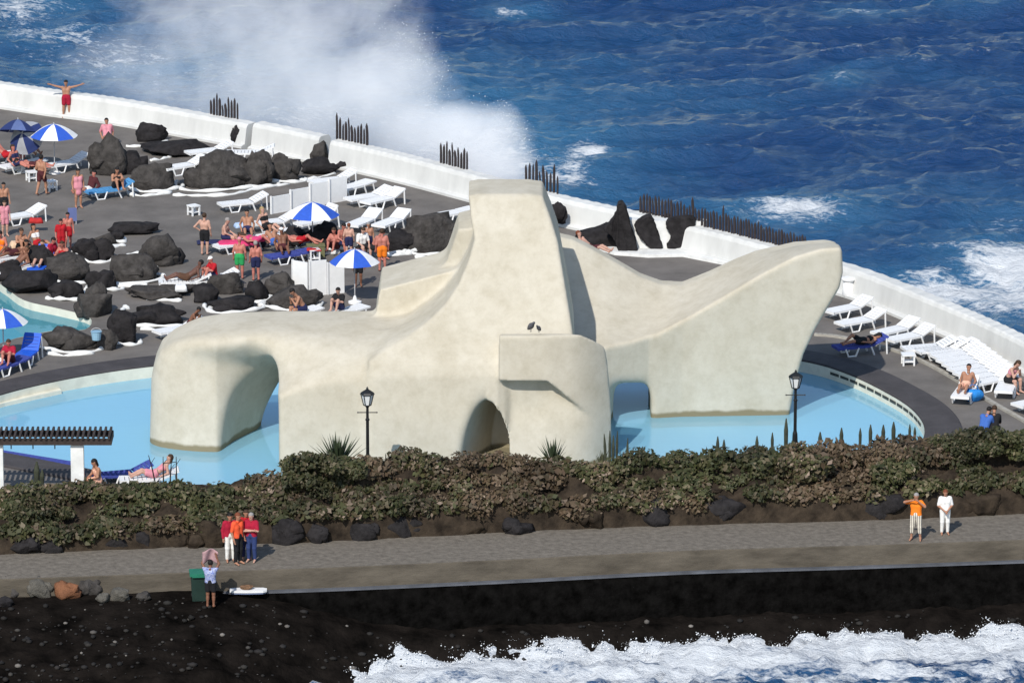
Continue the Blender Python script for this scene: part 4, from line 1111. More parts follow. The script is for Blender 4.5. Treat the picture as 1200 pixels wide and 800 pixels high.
slab([(744, 262), (752, 255), (762, 252), (768, 262), (774, 280), (777, 292), (772, 297), (764, 293), (752, 281), (745, 270)], 0.4, 0, 'slanted leaf shaped black standing stone in the middle of three')
slab([(780, 264), (785, 256), (813, 254), (814, 270), (815, 285), (812, 293), (800, 297), (788, 296), (781, 288), (786, 278), (783, 270)], 0.4, 0, 'broad bulbous black standing stone beside the long stake fence')
slab([(738, 249), (748, 247), (762, 250), (775, 254), (786, 252), (784, 259), (770, 260), (752, 257), (740, 255)], 0.95, 0, 'black bridging stone laid behind the tops of the standing stones')
slab([(768, 266), (773, 263), (781, 266), (783, 272), (777, 275), (770, 271)], 0.5, 0, 'small black oval stone set in white plaster between the standing stones')
# white plaster alcove behind / under the standing stones
mb = MB()
ac = [at(p, q) for p, q in ((690, 290), (720, 299), (760, 302), (800, 301), (855, 312))]; acb = [p + Vector((0.3, 1.7, 0)) for p in ac]
mb.prism([(p.x, p.y) for p in ac] + [(p.x, p.y) for p in reversed(acb)], DECK - 0.05, DECK + 0.13)
wl_ = [at(p, q) + Vector((0.1, 1.1, 0)) for p, q in ((716, 299), (760, 302), (800, 301), (825, 303))]
mb.prism([(p.x, p.y) for p in wl_] + [(p.x + 0.1, p.y + 0.45) for p in reversed(wl_)], DECK + 0.13, DECK + 1.25)
o = mb.build('plaster_plinth', M_white); tag(o, 'white plaster plinth carrying the black standing stones at the sea wall', 'plinth')

def ridge(pts, r, label, zr=0.09):
    P = smooth_poly([at(a, b_) + Vector((0, 0, 0.03 + (c_ if len(q) > 2 else 0))) for q in pts for a, b_, c_ in [(q + (0,))[:3]]], 5)
    mb = MB(); b0 = P[len(P) // 2].copy(); b0.z = DECK
    mb.tube([p - b0 for p in P], [r * (0.95 + 0.35 * math.sin(i * 1.9 + r * 40) + 0.35 * math.sin(i * 0.83 + 1)) for i in range(len(P))], 8)
    mb.v = [(a, b_, c_ * 0.8 + 0.02 * math.sin(9 * a + 7 * b_)) for a, b_, c_ in mb.v]
    o = mb.build('plaster_border', M_white, None, True, loc=b0)
    tag(o, label, 'border', 'white plaster borders round the rocks')
ridge([(150, 228), (170, 230), (201, 226)], .10, 'short white plaster border under the boulder beside the blue lounger')
ridge([(203, 229), (225, 230), (268, 229), (300, 222), (340, 216)], .10, 'long white plaster border below the seaward rock cluster')
ridge([(336, 213), (350, 212), (372, 209), (392, 204)], .08, 'white plaster border between the end boulder and a lounger')
ridge([(446, 300), (470, 299), (482, 296), (486, 290)], .13, 'white plaster border curling round the black boulder by the tower')
ridge([(486, 302), (505, 301), (522, 298)], .10, 'white plaster border under the big weathered boulder')
ridge([(357, 297), (380, 298), (398, 296)], .10, 'white plaster border under the boulder below the striped umbrella')
ridge([(55, 325), (66, 334), (85, 338), (98, 345)], .14, 'white plaster border along the bathing pool boulders')
ridge([(110, 330), (125, 333), (145, 336), (172, 335)], .12, 'white plaster border below the oval ringed boulder')
ridge([(138, 304), (150, 300), (168, 299), (180, 302), (184, 315)], .13, 'white plaster border arching over the oval ringed boulder')
ridge([(92, 306), (100, 300), (118, 296), (132, 290), (148, 288)], .10, 'white plaster border winding through the middle cluster')
ridge([(137, 372), (143, 364), (150, 361)], .12, 'hooked white plaster border above the upright boulder')
ridge([(165, 386), (190, 387), (212, 385)], .09, 'white plaster border below the long grey boulder')
ridge([(56, 415), (80, 417), (110, 414)], .09, 'white plaster border along the brown boulder by the blue chair')
ridge([(306, 360), (312, 350), (320, 352)], .12, 'white plaster border between the two steep grey boulders')
ridge([(246, 366), (250, 356), (262, 360)], .10, 'white plaster border behind the child on the lounger')
ridge([(172, 351), (186, 352), (213, 353)], .09, 'white plaster border on the low pale slab')
ridge([(148, 172), (175, 172), (196, 166)], .08, 'white plaster border under the long sloping boulder ridge')
ridge([(176, 189), (190, 187), (200, 184)], .08, 'short white plaster border between ridge and upright boulder')

# boulders at the foot of the planted bank and on the beach
for i, (px, py, w_, h_, lb) in enumerate([
   (60, 649, 34, 20, 'rounded dark boulder jutting onto the promenade near the pergola end'),
   (96, 645, 40, 26, 'brown boulder under leaves next to the jutting rounded one'),
   (168, 643, 32, 22, 'dark boulder in the middle of the stone row before the red group'),
   (135, 644, 36, 18, 'low boulder between brown and dark ones in the bank foot'),
   (241, 643, 46, 34, 'big black boulder just behind the group in red'),
   (335, 639, 48, 36, 'tall brown boulder at the bank foot beside the group in red'),
   (372, 637, 30, 22, 'small dark boulder under the dense green shrub'),
   (210, 641, 30, 20, 'flat dark boulder next to the big black one'),
   (470, 630, 50, 26, 'dark boulder at the bank foot below the niche of the sculpture'),
   (608, 627, 38, 22, 'squarish grey boulder jutting onto the promenade mid way'),
   (552, 626, 50, 24, 'brown boulder next to the squarish grey one'),
   (770, 617, 62, 34, 'wide brown boulder at the bank foot below the arch'),
   (850, 614, 60, 32, 'wide dark boulder at the bank foot below the fin'),
   (690, 621, 46, 26, 'low brown boulder between squarish and wide ones'),
   (920, 611, 52, 30, 'dark boulder below the tumbling pink tipped shrub'),
   (1030, 609, 60, 32, 'broad dark boulder behind the person in orange shirt'),
   (1150, 605, 70, 32, 'broad dark boulder behind the person in white clothes'),
   (30, 650, 40, 22, 'dark boulder at the promenade start'),
   (425, 634, 40, 24, 'dark boulder below the agave on the bank')]):
    put_rock('boulder', px, py, w_, h_, lb, M_soil if i % 3 == 1 else M_rockdark, z=0.0, seed=200 + i, group='dark boulders at the foot of the planted bank', depth=0.6)
M_orange = mat('rust_orange_rock', (0.17, 0.072, 0.035), 0.85, var=0.3, scale=4, bump=0.7)
M_greyrock = mat('grey_brown_rock', (0.095, 0.088, 0.075), 0.85, var=0.35, scale=3, bump=0.7)
for i, (px, py, w_, h_, lb, m_) in enumerate([
   (47, 701, 34, 24, 'grey brown boulder on the sand beside the orange one', M_greyrock),
   (77, 702, 36, 22, 'rusty orange boulder on the black sand', M_orange),
   (102, 698, 34, 22, 'dark grey boulder on the sand beside the orange one', M_rock),
   (10, 700, 40, 24, 'dark boulder on the sand where the promenade wall begins', M_rock),
   (140, 704, 30, 16, 'low grey boulder on the sand past the orange one', M_greyrock),
   (168, 703, 22, 8, 'small flat stone on the sand, last of the row', M_rock),
   (122, 706, 22, 12, 'small grey stone before the low grey boulder', M_greyrock),
   (4, 711, 22, 12, 'small dark stone on the sand at the row start', M_rockdark)]):
    put_rock('boulder', px, py, w_, h_, lb, m_, z=-0.64, seed=260 + i, group='boulders on the black sand beach', depth=0.6)
# loose cobbles on the beach
Vc = []; Fc = []
for k in range(1500):
    x = rng.uniform(-19, 19); t = rng.random() ** 0.8 * 0.62
    y = fe(x) - 0.8 - t * run
    z = beach_z(x, y)
    if z < SEA - 0.3: continue
    r_ = 0.03 + 0.10 * rng.random() ** 3
    Vc.append((x, y, z + r_ * 0.3, r_))
base = ico(1)
VV = []; FF = []; nb_ = len(base[0])
for k, (x, y, z, r_) in enumerate(Vc):
    VV.append(base[0] * np.array([r_ * rng.uniform(.8, 1.5), r_ * rng.uniform(.8, 1.3), r_ * 0.7]) + np.array([x, y, z])); FF.append(base[1] + k * nb_)
M_cob = leaf_mat('beach_cobble', [(0.012, 0.011, 0.011), (0.02, 0.018, 0.017), (0.03, 0.027, 0.024), (0.018, 0.016, 0.016), (0.02, 0.018, 0.016), (0.022, 0.02, 0.018), (0.028, 0.024, 0.022), (0.016, 0.015, 0.015), (0.02, 0.018, 0.016), (0.03, 0.027, 0.024), (0.22, 0.20, 0.18)], 0.8)
o = link('beach_pebbles', mesh_np('beach_pebbles', np.concatenate(VV), np.concatenate(FF), M_cob)); tag(o, 'dark wet cobbles with a few pale ones strewn over the beach', 'pebbles', kind='stuff')

# droplets and froth tossed up along the breaking surf
VV = []; FF = []; b0_ = ico(0) if False else ico(1); k = 0
for _ in range(11000):
    x = rng.uniform(-13, 19); y = fe(x) - rng.uniform(1.2, 3.6)
    i_ = int(np.clip(np.searchsorted(sx, x), 0, len(sx) - 1)); j_ = int(np.clip(np.searchsorted(sy, y), 0, len(sy) - 1))
    zs = float(Z[i_, j_]); zb = beach_z(x, y)
    if zs < zb - 0.02 or zs > zb + 0.55: continue
    r_ = 0.007 + 0.028 * rng.random() ** 4
    VV.append(b0_[0] * r_ + np.array([x, y, zs + abs(rng.normal(0, 0.07))])); FF.append(b0_[1] + k * len(b0_[0])); k += 1
if VV:
    o = link('surf_foam', mesh_np('surf_foam', np.concatenate(VV), np.concatenate(FF), mat('white_froth', (0.72, 0.74, 0.76), .8)))
    tag(o, 'white froth and droplets tossed up along the breaking edge of the surf', 'sea foam', kind='stuff')
# flying drops round the ragged rim of the spray cloud
VV = []; FF = []; k = 0
for cx_, cy_, Yc, rad, n_ in ((488, 75, 248, 1.6, 500), (500, 115, 248, 1.5, 400), (470, 45, 248, 1.8, 300), (590, 150, 241.5, 1.3, 600), (560, 150, 242, 1.6, 500), (605, 180, 241, 1.0, 400), (520, 150, 243, 1.6, 300)):
    X_, Z_ = aty(cx_, cy_, Yc)
    for _ in range(n_ * 2 // 3):
        d = rng.normal(0, 1, 3); d /= np.linalg.norm(d); r_ = 0.006 + 0.02 * rng.random() ** 3
        q = np.array([X_, Yc, Z_]) + d * rad * rng.random() ** 0.5
        VV.append(b0_[0] * r_ + q); FF.append(b0_[1] + k * len(b0_[0])); k += 1
o = link('spray_drops', mesh_np('spray_drops', np.concatenate(VV), np.concatenate(FF), mat('white_froth', (0.72, 0.74, 0.76), .8)))
tag(o, 'flying white drops along the ragged rim of the spray cloud', 'sea spray', kind='stuff')
# ================================================================== STAKE FENCES on the wall crest
def fence(name_pts, heights, label, base_z, tall=1.0):
    fine = smooth_poly(wall_line, 6); P = []
    for px, py in name_pts:
        best = None
        for i in range(1, len(fine) - 1):
            t = (fine[i + 1] - fine[i - 1]).normalized(); q = fine[i] + Vector((-t.y, t.x, 0)) * 0.86 + Vector((0, 0, 1.0))
            e = abs(px_of(q)[0] - px)
            if best is None or e < best[0]: best = (e, q)
        P.append(best[1])
    n = len(heights); L_ = [0]
    for a, b_ in zip(P, P[1:]): L_.append(L_[-1] + (b_ - a).length)
    root = empty('stake_fence', P[0].lerp(P[-1], 0.5), 0, label, 'fence', 'fences of dark wooden stakes along the sea wall')
    for k in range(n):
        s = L_[-1] * k / max(1, n - 1); j = min(max(i for i in range(len(L_)) if L_[i] <= s + 1e-6), len(P) - 2)
        p = P[j].lerp(P[j + 1], (s - L_[j]) / (L_[j + 1] - L_[j])) - root.location
        hh = heights[k]; r_ = 0.055 + 0.012 * math.sin(k * 2.7)
        mb = MB(); mb.tube([(0, 0, -0.6), (0.01, 0, hh * 0.55), (0.015 * math.sin(k), 0.01, hh * 0.86), (0.02 * math.sin(k), 0.01, hh)], [r_, r_ * 0.97, r_ * 0.85, 0.012], 7)
        mb.build('stake', M_wood, root, loc=p)
def hs(px_tops, s): return [t / s for t in px_tops]
TZ = DECK + 1.0
fence([(248, 140.5), (278, 145)], hs([18, 21, 27, 22, 14, 17, 25, 22, 25, 20], 26.5), 'stake fence of ten posts on the sea wall nearest the person with outstretched arms', TZ - .1)
fence([(395, 174), (430, 181)], hs([33, 28, 21, 25, 30, 22, 20, 23, 26, 21, 28], 27.5), 'stake fence with the tallest first post, above the second wall gap rock', TZ - .1)
fence([(517, 203), (548, 209)], hs([26, 25, 30, 21, 30, 22, 26, 21, 27, 24], 28), 'stake fence in front of the breaking white spray', TZ - .1)
fence([(616, 227), (652, 234)], hs([27, 30, 30, 36, 23, 32, 26, 25, 36, 23], 28), 'stake fence behind the sculpture tower top', TZ - .1)
fence([(751, 262), (800, 270), (850, 280), (900, 291), (943, 301)], [((22 if k < 14 else 20) + 5 * abs(math.sin(k * 2.3)) + (10 if k in (17, 27) else 0)) / 29.5 * (1 if k < 40 else 0.9) for k in range(56)], 'long palisade of stakes on the sea wall behind the sculpture fin', TZ - .1)

# ================================================================== LAMP POSTS
def lamp(px, pyb, ztop_px, z, label):
    p = at(px, pyb, z); s = scale_at(p); hh = (pyb - ztop_px) / s / 0.965
    root = empty('lamp_post', p, 0, label, 'lamp post', 'old style black lamp posts before the sculpture')
    mb = MB(); mb.lathe([(0.15, 0), (0.15, 0.08), (0.10, 0.16), (0.085, 0.45), (0.07, 0.5), (0.06, 0.55)], 12); mb.build('base', M_black, root)
    mb = MB(); mb.lathe([(0.058, 0.5), (0.055, hh * 0.60), (0.075, hh * 0.605), (0.075, hh * 0.62), (0.05, hh * 0.63), (0.045, hh - 0.68), (0.07, hh - 0.66), (0.03, hh - 0.60)], 12); mb.build('pole', M_black, root)
    mb = MB(); mb.tube([(-0.32, 0, hh - 0.86), (0.32, 0, hh - 0.86)], 0.018, 6)
    for sx__ in (-1, 1): mb.lathe([(0.01, -.03), (0.03, 0), (0.01, .03)], 6, (sx__ * 0.33, 0, hh - 0.86))
    mb.build('crossbar', M_black, root)
    lan = MB(); lan.lathe([(0.24, hh - 0.22), (0.26, hh - 0.20), (0.22, hh - 0.14), (0.10, hh - 0.06), (0.04, hh - 0.03), (0.045, hh), (0.01, hh + 0.06)], 6)
    for k in range(6):
        a = 6.2831853 * k / 6; lan.tube([(0.13 * math.cos(a), 0.13 * math.sin(a), hh - 0.60), (0.225 * math.cos(a), 0.225 * math.sin(a), hh - 0.21)], 0.016, 5)
    lan.lathe([(0.03, hh - 0.64), (0.14, hh - 0.61), (0.14, hh - 0.585), (0.03, hh - 0.58)], 6)
    lo = lan.build('lantern', M_black, root)
    g = MB(); g.lathe([(0.115, hh - 0.58), (0.205, hh - 0.225)], 6)
    g.build('glass', mat('milky_lamp_glass', (0.72, 0.74, 0.74), 0.25, var=0.03), lo)
lamp(431, 549, 455, 1.35, 'black lamp post with lantern beside the large agave')
lamp(931.5, 522, 435, 1.45, 'black lamp post with lantern standing before the open blue pool water')

# ================================================================== SUN LOUNGERS
def lounger_proto(kind, m_bed, m_frame=None, slats=True):
    m_frame = m_frame or M_plastic
    root = empty('sun_lounger', (0, 0, 0))
    bz = 0.36
    mb = MB()
    mb.box((-0.31, -0.30, bz - 0.02), (0.06, 1.36, 0.08)); mb.box((0.31, -0.30, bz - 0.02), (0.06, 1.36, 0.08))
    for k in range(9): mb.box((0, -0.90 + 0.15 * k, bz + 0.005), (0.58, 0.125, 0.03))
    mb.box((0, -0.985, bz - 0.03), (0.68, 0.05, 0.10))
    mb.build('seat', [m_bed], root)
    ang = {'flat': 0.06, 'low': 0.42, 'high': 0.95}[kind]
    rot = Matrix.Rotation(ang, 3, 'X'); mb = MB()
    def bb(c, d):
        mb.box(rot @ Vector(c) + Vector((0, 0.40, bz)), d, rot)
    bb((-0.31, 0.33, 0), (0.06, 0.66, 0.06)); bb((0.31, 0.33, 0), (0.06, 0.66, 0.06))
    for k in range(5): bb((0, 0.07 + 0.135 * k, 0.012), (0.58, 0.115, 0.03))
    bb((0, 0.68, 0.0), (0.66, 0.06, 0.06))
    mb.build('backrest', [m_bed], root)
    for sx__ in (-1, 1):
        mb = MB(); x = sx__ * 0.33
        mb.tube([(x, -0.72, bz - .03), (x, -0.60, 0.03), (x, -0.30, 0.03), (x, -0.18, bz - .03)], 0.036, 6); mb.build('leg_frame', m_frame, root)
        mb = MB(); mb.tube([(x, 0.32, bz - .02), (x, 0.46, 0.0)], 0.036, 6)
        if kind != 'flat': pass
        mb.build('leg', m_frame, root)
        if kind != 'flat':
            e = rot @ Vector((0, 0.60, 0)) + Vector((0, 0.40, bz))
            mb = MB(); mb.tube([(x, e.y, e.z), (x, min(e.y + 0.12, 0.98), 0.0)], 0.034, 6); mb.build('back_leg', m_frame, root)
        else:
            mb = MB(); mb.tube([(x, 0.86, bz - .02), (x, 0.97, 0.0)], 0.034, 6); mb.build('back_leg', m_frame, root)
    return root
M_bluepl = mat('blue_plastic', (0.02, 0.11, 0.62), 0.5, var=0.08)
M_bluetow = mat('blue_towel', (0.05, 0.07, 0.30), 0.95, var=0.2, scale=8)
M_teal = mat('light_blue_towel', (0.08, 0.28, 0.55), 0.95, var=0.2, scale=8)
PROTO = {}
LOUNGE = {}
def lounger(key, foot, head, kind, label, bed='white', z=DECK, group='white plastic sun loungers', flip=False):
    bm_ = {'white': M_plastic, 'blue': M_bluepl, 'navy': M_bluetow, 'teal': M_teal}[bed]
    a = at(foot[0], foot[1], z + 0.36); b_ = at(head[0], head[1], z + 0.36 + {'flat': 0.0, 'low': 0.22, 'high': 0.45}[kind])
    c = (a + b_) / 2; d = b_ - a
    rz = math.atan2(-d.x, d.y)
    c.z = z
    pk = (kind, bed)
    if pk not in PROTO:
        r = lounger_proto(kind, bm_); PROTO[pk] = r; r.location = c; r.rotation_euler = (0, 0, rz); tag(r, label, 'sun lounger', group)
    else:
        r = copy_thing(PROTO[pk], c, rz, label, group)
    LOUNGE[key] = (c, rz, kind)
    return r
for a in [
 ('u1', (55, 194), (99, 181), 'low', 'white lounger seen side on beside the big upright boulder'),
 ('u2', (103, 224), (151, 213), 'low', 'light blue lounger with the couple by the boulder', 'teal'),
 ('u3', (192, 197), (238, 184), 'low', 'white lounger resting on top of the boulders below the wall'),
 ('u4', (225, 178), (264, 168), 'low', 'white lounger behind the long sloping boulder ridge'),
 ('u5', (268, 178), (318, 172), 'low', 'white lounger with wide trapezoid legs right below the first wall gap'),
 ('u6', (364, 213), (414, 201), 'low', 'white lounger tucked behind the end of the seaward rock cluster'),
 ('u7', (259, 239), (309, 228), 'low', 'lone white lounger on open paving below the seaward rocks'),
 ('u8', (408, 233), (454, 220), 'low', 'white lounger parallel to the sea wall, first of two side by side'),
 ('u9', (424, 238), (472, 221), 'low', 'white lounger parallel to the sea wall, second of two side by side'),
 ('u10', (396, 222), (432, 213), 'flat', 'white lounger half hidden between the white screens and the wall pair'),
 ('u11', (414, 263), (438, 247), 'low', 'white lounger angled towards the crowd, beside the white screens'),
 ('u12', (444, 264), (473, 247), 'low', 'white lounger angled towards the crowd, nearer the round boulder'),
 ('u13', (508, 253), (552, 245), 'flat', 'white lounger cut off by the sculpture tower'),
 ('u14', (294, 262), (345, 250), 'low', 'white lounger before the low end of the white screens'),
 ('u15', (340, 264), (404, 240), 'high', 'white lounger with tall back behind the striped umbrella'),
 ('u16', (10, 254), (40, 243), 'low', 'white lounger at the frame edge above the crowd in red'),
 ('u17', (203, 329), (229, 322), 'low', 'lounger of the dark tanned sunbather', 'white'),
 ('u18', (234, 328), (262, 319), 'low', 'lounger of the sunbather in red', 'white'),
 ('u19', (188, 388), (231, 374), 'low', 'white lounger of the child at the sculpture rim'),
 ('u20', (318, 300), (362, 294), 'flat', 'navy towel covered lounger below the striped umbrella', 'navy'),
 ('u21', (330, 371), (368, 362), 'flat', 'white lounger touching the sculpture top edge with the seated man'),
 ('u22', (376, 370), (428, 359), 'flat', 'white lounger beside the person in black top'),
 ('u23', (-12, 305), (36, 296), 'flat', 'white lounger at the frame edge beside the red towels'),
 ('u24', (-8, 318), (34, 311), 'flat', 'white lounger just above the bathing pool boulders'),
 ('u25', (36, 320), (62, 284), 'high', 'upright blue lounger of the person in the pink shirt', 'blue'),
 ('u26', (22, 420), (39, 394), 'high', 'bright blue lounger with raised back above the pool kerb', 'blue'),
 ('u27', (-10, 432), (26, 420), 'flat', 'dark blue lounger in front of the raised bright blue one', 'navy'),
 ('u28', (-14, 182), (34, 176), 'flat', 'white lounger in the shade below the umbrellas', 'white'),
 ('u29', (4, 195), (48, 188), 'flat', 'white lounger behind the person in maroon trunks', 'white'),
 ('u30', (786, 334), (824, 327), 'low', 'white lounger peeping over the saddle of the sculpture fin'),
 ('u31', (255, 288), (300, 281), 'flat', 'lounger under the pink towel', 'white'),
 ('u32', (300, 278), (343, 270), 'flat', 'lounger in the shade between pink towel and striped umbrella', 'white'),
 ('r1', (975, 364), (1012, 350), 'low', 'stacked looking white lounger right behind the fin tip'),
 ('r2', (984, 379), (1032, 364), 'low', 'white lounger with trapezoid legs behind the tanned sunbather'),
 ('r3', (1020, 392), (1078, 372), 'low', 'large white lounger at the head of the terrace row'),
 ('r4', (975, 407), (1040, 394), 'low', 'blue towel covered lounger with the tanned sunbather', 'navy'),
 ('r5', (1060, 408), (1116, 397), 'low', 'white lounger with trapezoid legs, alone between big lounger and row'),
 ('r3b', (1036, 399), (1095, 381), 'low', 'white lounger squeezed between the big lounger and the one with trapezoid legs'),
 ('r5b', (1074, 411), (1131, 398), 'low', 'white lounger between the trapezoid legged one and the tight row'),
 ('r6a', (1086, 413), (1144, 399), 'low', 'first white lounger of the tight row along the wall, counted from the big lounger'),
 ('r6b', (1093, 418), (1151, 404), 'low', 'second white lounger of the tight row along the wall, counted from the big lounger'),
 ('r6c', (1100, 424), (1157, 408), 'low', 'third white lounger of the tight row along the wall, counted from the big lounger'),
 ('r6d', (1107, 429), (1164, 413), 'low', 'fourth white lounger of the tight row along the wall, counted from the big lounger'),
 ('r6e', (1113, 434), (1170, 418), 'low', 'fifth white lounger of the tight row along the wall, counted from the big lounger'),
 ('r6f', (1120, 439), (1177, 423), 'low', 'sixth white lounger of the tight row along the wall, counted from the big lounger'),
 ('r6g', (1127, 445), (1183, 427), 'low', 'seventh white lounger of the tight row along the wall, counted from the big lounger'),
 ('r6h', (1134, 450), (1190, 432), 'low', 'last white lounger of the tight row, next to the seated woman'),
 ('r11', (1124, 466), (1138, 441), 'low', 'white lounger pointing at the pool, outside the row, with sunbather'),
 ('r12', (1174, 462), (1186, 432), 'low', 'white lounger of the seated woman with head down'),
 ('r13', (1193, 474), (1240, 458), 'low', 'white lounger cut by the frame beyond the seated woman'),
]:
    lounger(*a, **({'z': DECK + {'u3': .5, 'u4': .25, 'u5': .30}[a[0]]} if a[0] in ('u3', 'u4', 'u5') else {}))

# ================================================================== UMBRELLAS
def umbrella(px, py_apex, zapex, rad, label, rz=0.0, tilt=(0, 0), group='blue and white beach umbrellas', cm=None):
    a = at(px, py_apex, DECK + zapex)
    root = empty('beach_umbrella', (a.x, a.y, DECK), 0, label, 'umbrella', group)
    mb = MB(); n = 8; hgt = 0.52; rings = 6; sub = 4
    nn = n * sub; vs_ = []
    rt = Matrix.Rotation(tilt[0], 3, 'X') @ Matrix.Rotation(tilt[1], 3, 'Y')
    for i in range(rings + 1):
        t = i / rings
        for k in range(nn):
            ang = rz + 6.2831853 * k / nn; ph = (k % sub) / sub
            dip = math.sin(ph * math.pi)
            r_ = rad * t * (1 - 0.035 * dip * t); z = -hgt * (t ** 1.7) - 0.05 * dip * t * t + (0.05 * dip if i == rings else 0)
            q = rt @ Vector((r_ * math.cos(ang), r_ * math.sin(ang), z)); vs_.append(q + Vector((0, 0, zapex)))
    fs = []; ms = []
    for i in range(rings):
        for k in range(nn):
            k2 = (k + 1) % nn; fs.append((i * nn + k, (i + 1) * nn + k, (i + 1) * nn + k2, i * nn + k2)); ms.append((k // sub) % 2)
    mb.v = vs_; mb.f = fs; mb.m = ms
    cn = mb.build('canopy', cm or [M_blue, M_canvas], root, smooth=False)
    mb = MB(); mb.tube([(0, 0, 0.05), (0, 0, zapex + 0.07)], 0.022, 8); mb.build('pole', M_pole, root)
    mb = MB(); mb.lathe([(0.26, 0), (0.26, 0.07), (0.10, 0.12), (0.04, 0.30)], 14); mb.build('base', M_plastic, root)
    for k in range(n):
        ang = rz + 6.2831853 * k / n; mb = MB()
        pts = [rt @ Vector((rad * t * math.cos(ang), rad * t * math.sin(ang), -hgt * t ** 1.7 - 0.02)) + Vector((0, 0, zapex)) for t in (0.05, .35, .65, .97)]
        mb.tube(pts, 0.010, 5); mb.build('rib', M_pole, cn)
umbrella(63, 145.5, 2.15, 1.02, 'blue and white umbrella wide open near the person with outstretched arms', 0.25)
umbrella(21, 140, 2.2, .85, 'dark blue umbrella shaded underneath, behind the wide open one', 0.55, (-0.30, 0.05), cm=[mat('navy_canvas', (0.02, 0.035, 0.13), .8, var=.1), mat('dull_blue_canvas', (0.10, 0.14, 0.30), .8, var=.1)])
umbrella(26, 156, 1.7, .80, 'umbrella tipped on its side showing its blue and grey inside', 0.1, (0.9, -0.35), cm=[mat('navy_canvas', (0.02, 0.035, 0.13)), mat('grey_canvas', (0.34, 0.35, 0.38), .8, var=.1)])
umbrella(366, 237, 2.0, 1.10, 'blue and white umbrella in front of the white screens', 0.0 - 1.5708 + 0.39 + 0.39)
umbrella(415.5, 292, 2.15, .98, 'blue and white umbrella next to the white box walls', -1.85 + .25)
umbrella(3, 362, 2.0, .95, 'blue and white umbrella at the bathing pool edge', 0.2)

# ================================================================== SMALL THINGS ON THE TERRACE
def screens(px0, py0, px1, py1, n, hgt, label):
    a = at(px0, py0); b_ = at(px1, py1); d = (b_ - a); rz = math.atan2(d.y, d.x); ln = d.length
    root = empty('white_screen', a, rz, label, 'screen', 'white screens on the terrace')
    for k in range(n):
        mb = MB(); x0_ = ln * k / n
        mb.box((x0_ + ln / n / 2, 0.02 * (k % 2), hgt[k] / 2), (ln / n - 0.03, 0.06, hgt[k]))
        mb.box((x0_ + 0.03, -0.02, hgt[k] / 2 + 0.02), (0.05, 0.10, hgt[k] + 0.04))
        mb.build('panel', M_plastic, root)
screens(317, 251, 407, 235, 4, [0.72, 0.86, .98, 1.05], 'row of white screens stepping up behind the striped umbrella')
screens(343, 344, 361, 347, 1, [1.35], 'narrow white screen facing the steep grey boulder')
screens(362, 347, 404, 343, 2, [1.40, 1.25], 'white box walls beside the umbrella next to the seated man')
def stool(px, py, label, w_=0.42, hgt=0.42, m=None):
    root = empty('side_table', at(px, py), rng.uniform(0, 1), label, 'side table', 'small white side tables')
    mb = MB(); mb.box((0, 0, hgt - 0.02), (w_, w_, 0.05)); mb.build('table_top', m or M_plastic, root)
    for sx__, sy__ in ((-1, -1), (1, -1), (1, 1), (-1, 1)):
        mb = MB(); mb.box((sx__ * w_ * 0.4, sy__ * w_ * 0.4, (hgt - 0.05) / 2), (0.06, 0.06, hgt - 0.05)); mb.build('leg', m or M_plastic, root)
    mb = MB(); mb.box((0, 0, 0.14), (w_ * 0.8, w_ * 0.8, 0.03)); mb.build('shelf', m or M_plastic, root)
stool(37, 212, 'small white side table behind the person in maroon trunks')
stool(60, 223, 'small white side table in front of the person in maroon trunks')
stool(227, 252, 'small white side table standing alone beside the person in black trunks')
stool(368, 306, 'small white side table by the olive crate', .45, .5)
stool(265, 333, 'small white side table by the sunbather in red', .36)
stool(1064, 427, 'white side table by the pale step, below the big lounger', .5, .42)
stool(203, 337, 'white side table at the foot of the dark tanned sunbather', .36)
# white pot at the wall behind the fin
p = at(994, 348); r_ = empty('white_planter', p, 0, 'tapered white planter at the sea wall behind the fin tip', 'planter')
mb = MB(); mb.lathe([(0.18, 0), (0.24, 0.1), (0.20, 0.62)], 14); mb.build('pot', M_plastic, r_, True)
mb = MB(); mb.lathe([(0.20, 0.62), (0.29, 0.70), (0.29, 0.78), (0.24, 0.79)], 14); mb.build('rim', M_plastic, r_, True)
# bucket on small boulder
p = at(113, 398, DECK + 0.5); r_ = empty('blue_bucket', p, 0, 'pale blue bucket standing on the small rough boulder by the pool kerb', 'bucket')
mb = MB(); mb.lathe([(0.16, 0), (0.20, 0.32), (0.22, 0.33)], 14); mb.build('body', mat('pale_blue_plastic', (0.25, 0.42, 0.55), .5, var=.1), r_)
mb = MB(); mb.tube([(0.20 * math.cos(a), 0, 0.30 + 0.16 * math.sin(a)) for a in np.linspace(0, math.pi, 8)], 0.012, 5); mb.build('handle', M_pole, r_)
# pale step/kerb line of the upper lounger terrace
kp = smooth_poly([at(*q) for q in ((955, 393), (985, 396), (1037, 408), (1080, 424), (1122, 447), (1160, 471), (1200, 494), (1260, 532))], 5)
mb = MB()
for a, b_ in zip(kp, kp[1:]):
    d = b_ - a; c = (a + b_) / 2; mb.box((c.x, c.y, DECK + 0.04), (d.length + 0.02, 0.16, 0.10), Matrix.Rotation(math.atan2(d.y, d.x), 3, 'Z'))
o = mb.build('pale_kerb', mat('pale_kerb_stone', (0.36, 0.34, 0.30), .85, var=.2, scale=3)); o['kind'] = 'structure'

